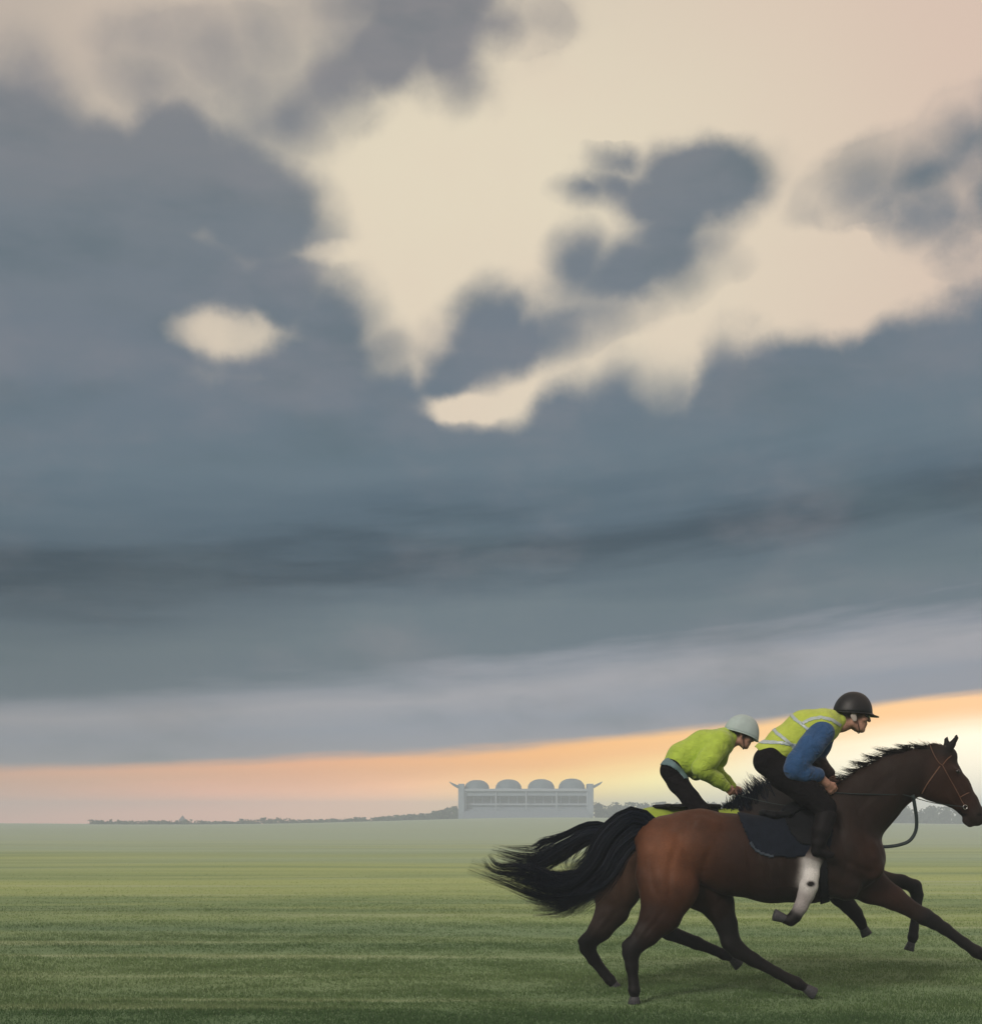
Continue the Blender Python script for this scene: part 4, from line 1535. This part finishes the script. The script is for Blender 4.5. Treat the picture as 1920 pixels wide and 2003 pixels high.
def skin_material(name, colour):
    m = material(name, colour, 0.5, 0.35, (35, 0.12), (180, 0.15))
    bs = m.node_tree.nodes['Principled BSDF']
    bs.inputs['Subsurface Weight'].default_value = 0.12
    bs.inputs['Subsurface Radius'].default_value = (0.02, 0.008, 0.005)
    return m


M_skin = skin_material('skin', (0.42, 0.235, 0.17))
M_skin_hair = coat_material('rider_skin', 0.5)
SK, HAIR = (0.46, 0.255, 0.19), (0.035, 0.026, 0.022)


class Head:
    def __init__(self, S, u, v, size, pitch):
        self.o = S(u, v)
        self.s = size
        self.c, self.n = math.cos(R(pitch)), math.sin(R(pitch))

    def __call__(self, x, y, z):
        return self.o + self.s * np.array([x * self.c - z * self.n, y, x * self.n + z * self.c])

    def frame(self):
        return Matrix(((self.c, 0, -self.n, self.o[0]), (0, 1, 0, self.o[1]), (self.n, 0, self.c, self.o[2]), (0, 0, 0, 1))) @ Matrix.Scale(self.s, 4)


def head_prims(fl, H):
    s = H.s
    fl.seg(H(-.012, 0, .035), H(.02, 0, .04), .092 * s, .086 * s, .84, .84, .02, HAIR)
    fl.seg(H(-.05, 0, -.02), H(-.045, 0, -.05), .06 * s, .05 * s, .9, .9, .02, HAIR)                 # nape
    fl.chain([(H(.035, 0, .015), .066 * s, .88, SK), (H(.045, 0, -.05), .052 * s, .86, SK), (H(.058, 0, -.088), .030 * s, 1.0, SK)], .025)
    fl.seg(H(.072, 0, -.092), H(.076, 0, -.098), .019 * s, .016 * s, 1.1, 1.1, .015, SK)               # chin
    fl.chain([(H(.096, 0, .022), .010 * s, .9, SK), (H(.112, 0, -.012), .011 * s, .9, SK), (H(.116, 0, -.026), .012 * s, 1.1, SK)], .008)   # nose
    fl.seg(H(.094, 0, -.050), H(.096, 0, -.052), .010 * s, .009 * s, 2.0, 2.0, .006, (0.36, 0.15, 0.13))   # lips
    fl.seg(H(.090, 0, -.066), H(.091, 0, -.066), .010 * s, .009 * s, 1.9, 1.9, .006, (0.36, 0.15, 0.13))
    for q in (-1, 1):
        fl.seg(H(.088, q * .018, .034), H(.078, q * .045, .030), .012 * s, .010 * s, 1, 1, .012, SK)       # brow
        fl.seg(H(.072, q * .045, -.018), H(.062, q * .052, -.022), .020 * s, .018 * s, .8, .8, .02, SK)    # cheekbone
        fl.seg(H(.078, q * .033, .008), H(.078, q * .033, .009), .013 * s, .013 * s, 1, 1, .004, (0.30, 0.2, 0.17))  # eyelid
        fl.seg(H(-.012, q * .076, -.022), H(-.016, q * .080, .012), .013 * s, .018 * s, .45, .45, .006, SK)  # ear
        fl.seg(H(-.01, q * .05, -.055), H(.04, q * .03, -.09), .026 * s, .022 * s, .9, .9, .02, SK)          # jaw


def hand_prims(fl, W0, e1, e3, side, s=1.0):
    """wrist point, forearm direction, knuckle direction (up the fist); fingers curl towards the middle"""
    e1 = e1 / np.linalg.norm(e1)
    e3 = e3 - e1 * (e3 @ e1)
    e3 = e3 / np.linalg.norm(e3)
    e2 = np.array([0.0, -side, 0.0])        # inwards
    fl.seg(W0, W0 + e1 * .03 * s, .026 * s, .028 * s, .8, .75, .02, SK)
    fl.seg(W0 + e1 * .035 * s + e3 * .016 * s, W0 + e1 * .07 * s + e3 * .018 * s, .024 * s, .02 * s, .62, .6, .015, SK)
    fl.seg(W0 + e1 * .035 * s - e3 * .016 * s, W0 + e1 * .066 * s - e3 * .02 * s, .024 * s, .02 * s, .62, .6, .015, SK)
    for i, ln in enumerate((.92, 1.0, .94, .76)):
        b_ = W0 + e1 * (.078 - .004 * abs(i - 1)) * s + e3 * (.030 - .0205 * i) * s
        p1 = b_ + (e1 * .026 + e2 * .016) * s * ln
        p2 = p1 + (-e1 * .004 + e2 * .024) * s * ln
        p3 = p2 + (-e1 * .022 + e2 * .004) * s * ln
        fl.chain([(b_, .0102 * s, 1), (p1, .0098 * s, 1), (p2, .009 * s, 1), (p3, .0078 * s, 1)], .004, SK)
    t0 = W0 + (e1 * .028 + e3 * .026 + e2 * .010) * s
    t1 = t0 + (e1 * .026 + e3 * .018 + e2 * .012) * s
    t2 = t1 + (e1 * .028 + e3 * .000 + e2 * .012) * s
    fl.chain([(t0, .013 * s, 1), (t1, .011 * s, 1), (t2, .009 * s, 1)], .006, SK)


def helmet(H, rider, shell, half, up, peak, tilt=0.0, rim=0.0, drop=0.0):
    """riding helmet: shell cut level above the ears, rim, peak, harness"""
    hx, hy = half
    bm = bmesh.new()
    seg, lev = 36, 12
    rings = []
    z0 = 0.012
    for j in range(lev + 1):
        th = j / lev * math.pi / 2
        cr, sr = math.cos(th) ** 0.9, math.sin(th)
        ring = []
        for i in range(seg if j < lev else 1):
            a_ = 2 * math.pi * i / seg
            x = math.cos(a_)
            fx = hx * (1.0 if x > 0 else 1.06)
            zz = z0 + up * sr + (1 - sr) * (tilt * x - drop * max(x, 0) ** 2)
            ring.append(bm.verts.new((-0.004 + fx * x * cr, hy * math.sin(a_) * cr, zz)))
        rings.append(ring)
    for j in range(lev):
        for i in range(seg):
            if len(rings[j + 1]) == 1:
                bm.faces.new([rings[j][i], rings[j][(i + 1) % seg], rings[j + 1][0]])
            else:
                bm.faces.new([rings[j][i], rings[j][(i + 1) % seg], rings[j + 1][(i + 1) % seg], rings[j + 1][i]])
    bmesh.ops.transform(bm, matrix=H.frame(), verts=bm.verts)
    o = bm_obj('helmet', bm, shell, None, True)
    thick(o, 0.012, -1)
    child(o, rider)
    # rim band
    ln = []
    for i in range(seg + 1):
        a_ = 2 * math.pi * i / seg
        x = math.cos(a_)
        fx = hx * (1.0 if x > 0 else 1.06)
        ln.append((H(-0.004 + (fx + rim) * x, (hy + rim) * math.sin(a_), z0 + tilt * x - drop * max(x, 0) ** 2), (0.006, 0.006)))
    tube_obj('helmet_rim', [ln], shell, rider, 8)
    if peak:
        bm = bmesh.new()
        rows = []
        for j in range(5):
            t_ = j / 4
            row = []
            for i in range(13):
                a_ = R(-62 + 124 * i / 12)
                e = math.cos(a_ / R(62) * math.pi / 2) ** 0.7
                rr = 1.0 + peak / hx * t_ * e
                row.append(bm.verts.new((-0.004 + hx * math.cos(a_) * rr, hy * math.sin(a_) * (1 + 0.02 * t_), z0 + tilt * math.cos(a_) - drop + 0.004 - 0.018 * t_ * e + 0.006 * (1 - math.sin(math.pi * t_)))))
            rows.append(row)
        for j in range(4):
            for i in range(12):
                bm.faces.new([rows[j][i], rows[j][i + 1], rows[j + 1][i + 1], rows[j + 1][i]])
        bmesh.ops.transform(bm, matrix=H.frame(), verts=bm.verts)
        pk = bm_obj('peak', bm, shell, None, True)
        thick(pk, 0.007, 0)
        child(pk, rider)
    for q in (-1, 1):
        tube_obj('chin_strap', [[(H(-.02, q * .086, .02), (.003, .008)), (H(.004, q * .084, -.03), (.003, .008)), (H(.03, q * .064, -.085), (.003, .008)), (H(.048, q * .02, -.118), (.003, .008)), (H(.05, 0, -.121), (.003, .008))]],
                 M_dark_strap, rider, 8)


def goggles(H, rider):
    fg = Flesh(0.0045)
    s = H.s
    for q in (-1, 1):
        fg.seg(H(.096, q * .014, .008), H(.080, q * .050, .010), .023 * s, .021 * s, 1, 1, .012)
    fg.build()
    child(flesh_obj('goggles', *fg.mesh(0, 2), M_lens, None), rider)
    for q in (-1, 1):
        tube_obj('goggle_strap', [[(H(.078, q * .05, .012), (.003, .009)), (H(.03, q * .082, .018), (.003, .009)), (H(-.03, q * .088, .026), (.003, .009))]], M_dark_strap, rider, 8)


# ------------------------------------------------------------------ rider in vest and blue sleeves
def near_rider():
    S, k = SN, SN.k
    r0 = S(1180, 500)
    man = empty('person', tuple(r0))
    tag(man, 'rider in black helmet and lime reflective vest with blue sleeves, crouched over the bay horse', 'person', 'riders')
    H = Head(S, 1416, 184, 1.20, -6)
    TOR = [((1118, 332), 50, 1.35), ((1165, 292), 61, 1.15), ((1245, 242), 73, 1.08), ((1305, 222), 60, 1.2)]
    armR = [((1300, 246), 47, -.175), ((1262, 295), 45, -.24), ((1216, 352), 41, -.27), ((1203, 378), 37, -.27), ((1235, 392), 36, -.25), ((1285, 398), 27, -.19)]
    foreR = [((1285, 400), 24, -.19), ((1318, 428), 20, -.15)]
    armL = [((1305, 246), 48, .175), ((1290, 290), 46, .24), ((1272, 340), 38, .25), ((1290, 362), 34, .22), ((1325, 392), 25, .15)]
    foreL = [((1325, 392), 21, .15), ((1340, 412), 18, .13)]
    legs = [((1112, 352), 50, .09), ((1170, 398), 56, .15), ((1250, 462), 48, .22), ((1312, 515), 38, .275), ((1316, 545), 35, .30), ((1300, 600), 31, .335), ((1290, 645), 23, .345), ((1288, 664), 19, .345)]
    foot = [((1286, 672), 17, .345), ((1312, 680), 15, .352), ((1336, 686), 11, .358)]

    fb = Flesh(0.007)
    thin = 0.012
    head_prims(fb, H)
    fb.chain([(H(-.03, 0, -.05), .058, 1.0, SK), (S(1372, 216), .062, 1.0, SK), (S(1325, 222), .075, 1.2, SK)], .03)
    fb.chain([(S(*p), r * k - thin, s, SK) for p, r, s in TOR], .04)
    fb.seg(S(1305, 228, -.16), S(1305, 228, .16), 36 * k, 36 * k, 1, 1, .04, SK)
    for side, ch in ((-1, armR + foreR), (1, armL + foreL)):
        fb.chain([(S(p[0], p[1], l), max(r * k - thin, .024), 1.0, SK) for p, r, l in ch], .02)
    for s in (-1, 1):
        fb.chain([(S(p[0], p[1], s * l), max(r * k - thin, .02), .95, SK) for p, r, l in legs + foot], .02)
    hand_prims(fb, S(1318, 428, -.15), S(1352, 462, -.11) - S(1318, 428, -.15), S(1345, 410) - S(1318, 430), -1, 1.12)
    hand_prims(fb, S(1338, 412, .13), S(1364, 446, .09) - S(1338, 412, .13), S(1350, 395) - S(1325, 412), 1, 1.12)
    fb.build()
    V, F = fb.mesh(0, 2)
    child(flesh_obj('body', V, F, M_skin_hair, None, fb.colours(V, 0.006)), man)
    # blue jersey
    BL, BR = (0.024, 0.080, 0.205), (0.060, 0.040, 0.036)
    fj = Flesh(0.0075)
    fj.chain([(S(*p), r * k - .006, s, BL) for p, r, s in TOR], .04)
    fj.chain([(S(p[0], p[1], l), r * k, 1.0, BL) for p, r, l in armR], .02)
    fj.chain([(S(p[0], p[1], l), r * k, 1.0, BL if i < 3 else BR) for i, (p, r, l) in enumerate(armL)], .02)
    fj.build()
    V, F = fj.mesh(0, 2)
    child(flesh_obj('jersey', V, F, M_jersey, None, fj.colours(V, 0.012)), man)
    # vest
    fv = Flesh(0.0075)
    fv.chain([(S(*p), r * k + .006, s, BL) for p, r, s in TOR], .04)
    fv.seg(S(1300, 224, -.12), S(1300, 224, .12), 52 * k, 52 * k, 1, 1, .05)
    fv.seg(S(1340, 205), S(1362, 205), 40 * k, 30 * k, 1.3, 1.2, .03)
    fv.seg(S(1100, 322), S(1140, 332), 46 * k, 40 * k, 1.5, 1.4, .03)
    fv.build()
    V, F = fv.mesh(0, 2)
    u, v, lat = S.inv(V)
    hem = (v - 308) - (u - 1072) * 0.42 < 6 * np.sin(u / 9.0)
    V1, F1 = pick(V, F, hem)
    vest = child(thick(flesh_obj('vest', V1, F1, M_lime, None), 0.006), man)
    V, F = fv.mesh(0.006, 2)
    u, v, lat = S.inv(V)
    for pl in ([(1182, 170), (1205, 197), (1232, 217), (1262, 242), (1300, 290)], [(1122, 225), (1140, 248), (1170, 270), (1196, 292), (1215, 330)],
               [(1060, 272), (1090, 278), (1150, 281), (1200, 290), (1240, 305)]):
        V1, F1 = pick(V, F, inside(band(pl, 7.5), u, v) & hem_ok(u, v))
        sub(thick(flesh_obj('reflective_strip', V1, F1, M_strip, None), 0.002), vest)
    for s in (-1, 1):
        V1, F1 = pick(V, F, inside(band([(1228, 214), (1262, 196), (1300, 190), (1340, 200), (1372, 222)], 7.0), u, v) & (lat * s > 0.02))
        sub(thick(flesh_obj('reflective_strip', V1, F1, M_strip, None), 0.002), vest)
    # breeches and boots
    fq = Flesh(0.008)
    fq.seg(S(1112, 338, -.05), S(1112, 338, .05), 46 * k, 46 * k, 1.6, 1.6, .04)
    fq.seg(S(1100, 350, -.07), S(1100, 350, .07), 44 * k, 44 * k, 1, 1, .05)
    for s in (-1, 1):
        fq.chain([(S(p[0], p[1], s * l), r * k, .95) for p, r, l in legs[:5]], .03)
    fq.build()
    child(flesh_obj('breeches', *fq.mesh(0, 2), M_breech, None), man)
    for s in (-1, 1):
        ft = Flesh(0.007)
        ft.chain([(S(p[0], p[1], s * l), r * k + .004, .95) for p, r, l in legs[4:]], .02)
        ft.chain([(S(p[0], p[1], s * l), r * k + .003, .9) for p, r, l in foot], .02)
        ft.seg(S(1274, 672, s * .345), S(1276, 680, s * .345), 11 * k, 11 * k, .9, .9, .015)
        ft.build()
        child(flesh_obj('boot', *ft.mesh(0, 2), M_boot, None), man)
    helmet(H, man, M_black_shell, (.136, .110), .158, .050, 0.006, 0.002, 0.004)
    goggles(H, man)
    # pale ear pad of the helmet harness
    for q in (-1, 1):
        fp = Flesh(0.004)
        fp.seg(H(-.022, q * .088, -.012), H(-.012, q * .088, -.034), .026, .021, .4, .4, .01)
        fp.build()
        child(flesh_obj('ear_pad', *fp.mesh(0, 1), material('pale_ear_pad', (0.45, 0.40, 0.37), 0.8, 0.2), None), man)
    return man


def hem_ok(u, v):
    return (v - 308) - (u - 1072) * 0.42 < 6 * np.sin(u / 9.0) - 1


near_rider()


# ------------------------------------------------------------------ rider in lime jacket
def far_rider():
    S, k = SF, SF.k
    man = empty('person', tuple(S(800, 500)))
    tag(man, 'rider in pale grey helmet and plain lime jacket, crouched over the dark horse behind', 'person', 'riders')
    H = Head(S, 1014, 256, .98, -16)
    TOR = [((764, 372), 40, 1.45), ((800, 338), 55, 1.2), ((880, 300), 62, 1.1), ((935, 285), 50, 1.2)]
    armN = [((920, 305), 42, -.16), ((895, 342), 38, -.22), ((868, 372), 33, -.24), ((880, 385), 31, -.22), ((925, 415), 25, -.16), ((955, 440), 18, -.12)]
    armF = [((935, 300), 40, .16), ((925, 340), 36, .22), ((905, 372), 31, .23), ((920, 390), 28, .2), ((955, 420), 22, .14), ((978, 440), 17, .11)]
    legs = [((757, 384), 38, .085), ((785, 428), 36, .14), ((828, 482), 32, .20), ((872, 530), 30, .26), ((876, 560), 28, .29), ((862, 620), 26, .34), ((852, 670), 20, .35), ((850, 690), 17, .35)]
    foot = [((850, 694), 15, .35), ((872, 700), 13, .355), ((894, 704), 10, .36)]
    fb = Flesh(0.008)
    thin = .012
    head_prims(fb, H)
    fb.chain([(H(-.03, 0, -.05), .05, 1.0, SK), (S(965, 282), .06, 1.1, SK), (S(935, 288), .08, 1.2, SK)], .03)
    fb.chain([(S(*p), r * k - thin, s, SK) for p, r, s in TOR], .04)
    for ch in (armN, armF):
        fb.chain([(S(p[0], p[1], l), max(r * k - thin, .022), 1.0, SK) for p, r, l in ch], .02)
    for s in (-1, 1):
        fb.chain([(S(p[0], p[1], s * l), max(r * k - thin, .02), .95, SK) for p, r, l in legs + foot], .02)
    hand_prims(fb, S(955, 440, -.12), S(990, 470, -.09) - S(955, 440, -.12), S(970, 420) - S(955, 440), -1)
    hand_prims(fb, S(978, 440, .11), S(1004, 468, .08) - S(978, 440, .11), S(990, 420) - S(970, 440), 1)
    fb.build()
    V, F = fb.mesh(0, 2)
    child(flesh_obj('body', V, F, M_skin_hair, None, fb.colours(V, 0.006)), man)
    fj = Flesh(0.0085)
    fj.chain([(S(*p), r * k, s) for p, r, s in TOR], .04)
    fj.seg(S(935, 278, -.13), S(935, 278, .13), 40 * k, 40 * k, 1, 1, .05)
    fj.seg(S(955, 262), S(975, 266), 34 * k, 26 * k, 1.2, 1.1, .03)
    fj.seg(S(835, 372), S(850, 392), 40 * k, 26 * k, 1.6, 1.6, .04)
    for ch in (armN, armF):
        fj.chain([(S(p[0], p[1], l), r * k, 1.0) for p, r, l in ch], .022)
    fj.build()
    V, F = fj.mesh(0, 2)
    u, v, lat = S.inv(V)
    seat = (v - 350) - (u - 722) * 0.78 > 0          # below the hem line
    cut = seat & (u < 815) & (v > 340)
    V1, F1 = pick(V, F, ~cut)
    jac = child(thick(flesh_obj('jacket', V1, F1, M_lime_j, None), 0.005), man)
    fq = Flesh(0.009)
    fq.seg(S(762, 374, -.05), S(762, 374, .05), 38 * k, 38 * k, 1.6, 1.6, .04)
    for s in (-1, 1):
        fq.chain([(S(p[0], p[1], s * l), r * k, .95) for p, r, l in legs[:5]], .03)
    fq.build()
    child(flesh_obj('breeches', *fq.mesh(0, 2), M_breech, None), man)
    V, F = fq.mesh(0.006, 2)
    u, v, lat = S.inv(V)
    V1, F1 = pick(V, F, inside([(705, 330), (742, 330), (775, 352), (808, 384), (824, 412), (806, 412), (786, 388), (752, 366), (724, 362), (700, 366)], u, v))
    sub(thick(flesh_obj('hem_band', V1, F1, M_hem, None), 0.004), jac)
    for s in (-1, 1):
        ft = Flesh(0.009)
        ft.chain([(S(p[0], p[1], s * l), r * k + .004, .95) for p, r, l in legs[4:] + foot], .02)
        ft.build()
        child(flesh_obj('boot', *ft.mesh(0, 2), M_boot, None), man)
    helmet(H, man, M_teal_shell, (.168, .122), .190, 0.0, -0.006, 0.001, 0.020)
    goggles(H, man)
    return man


far_rider()
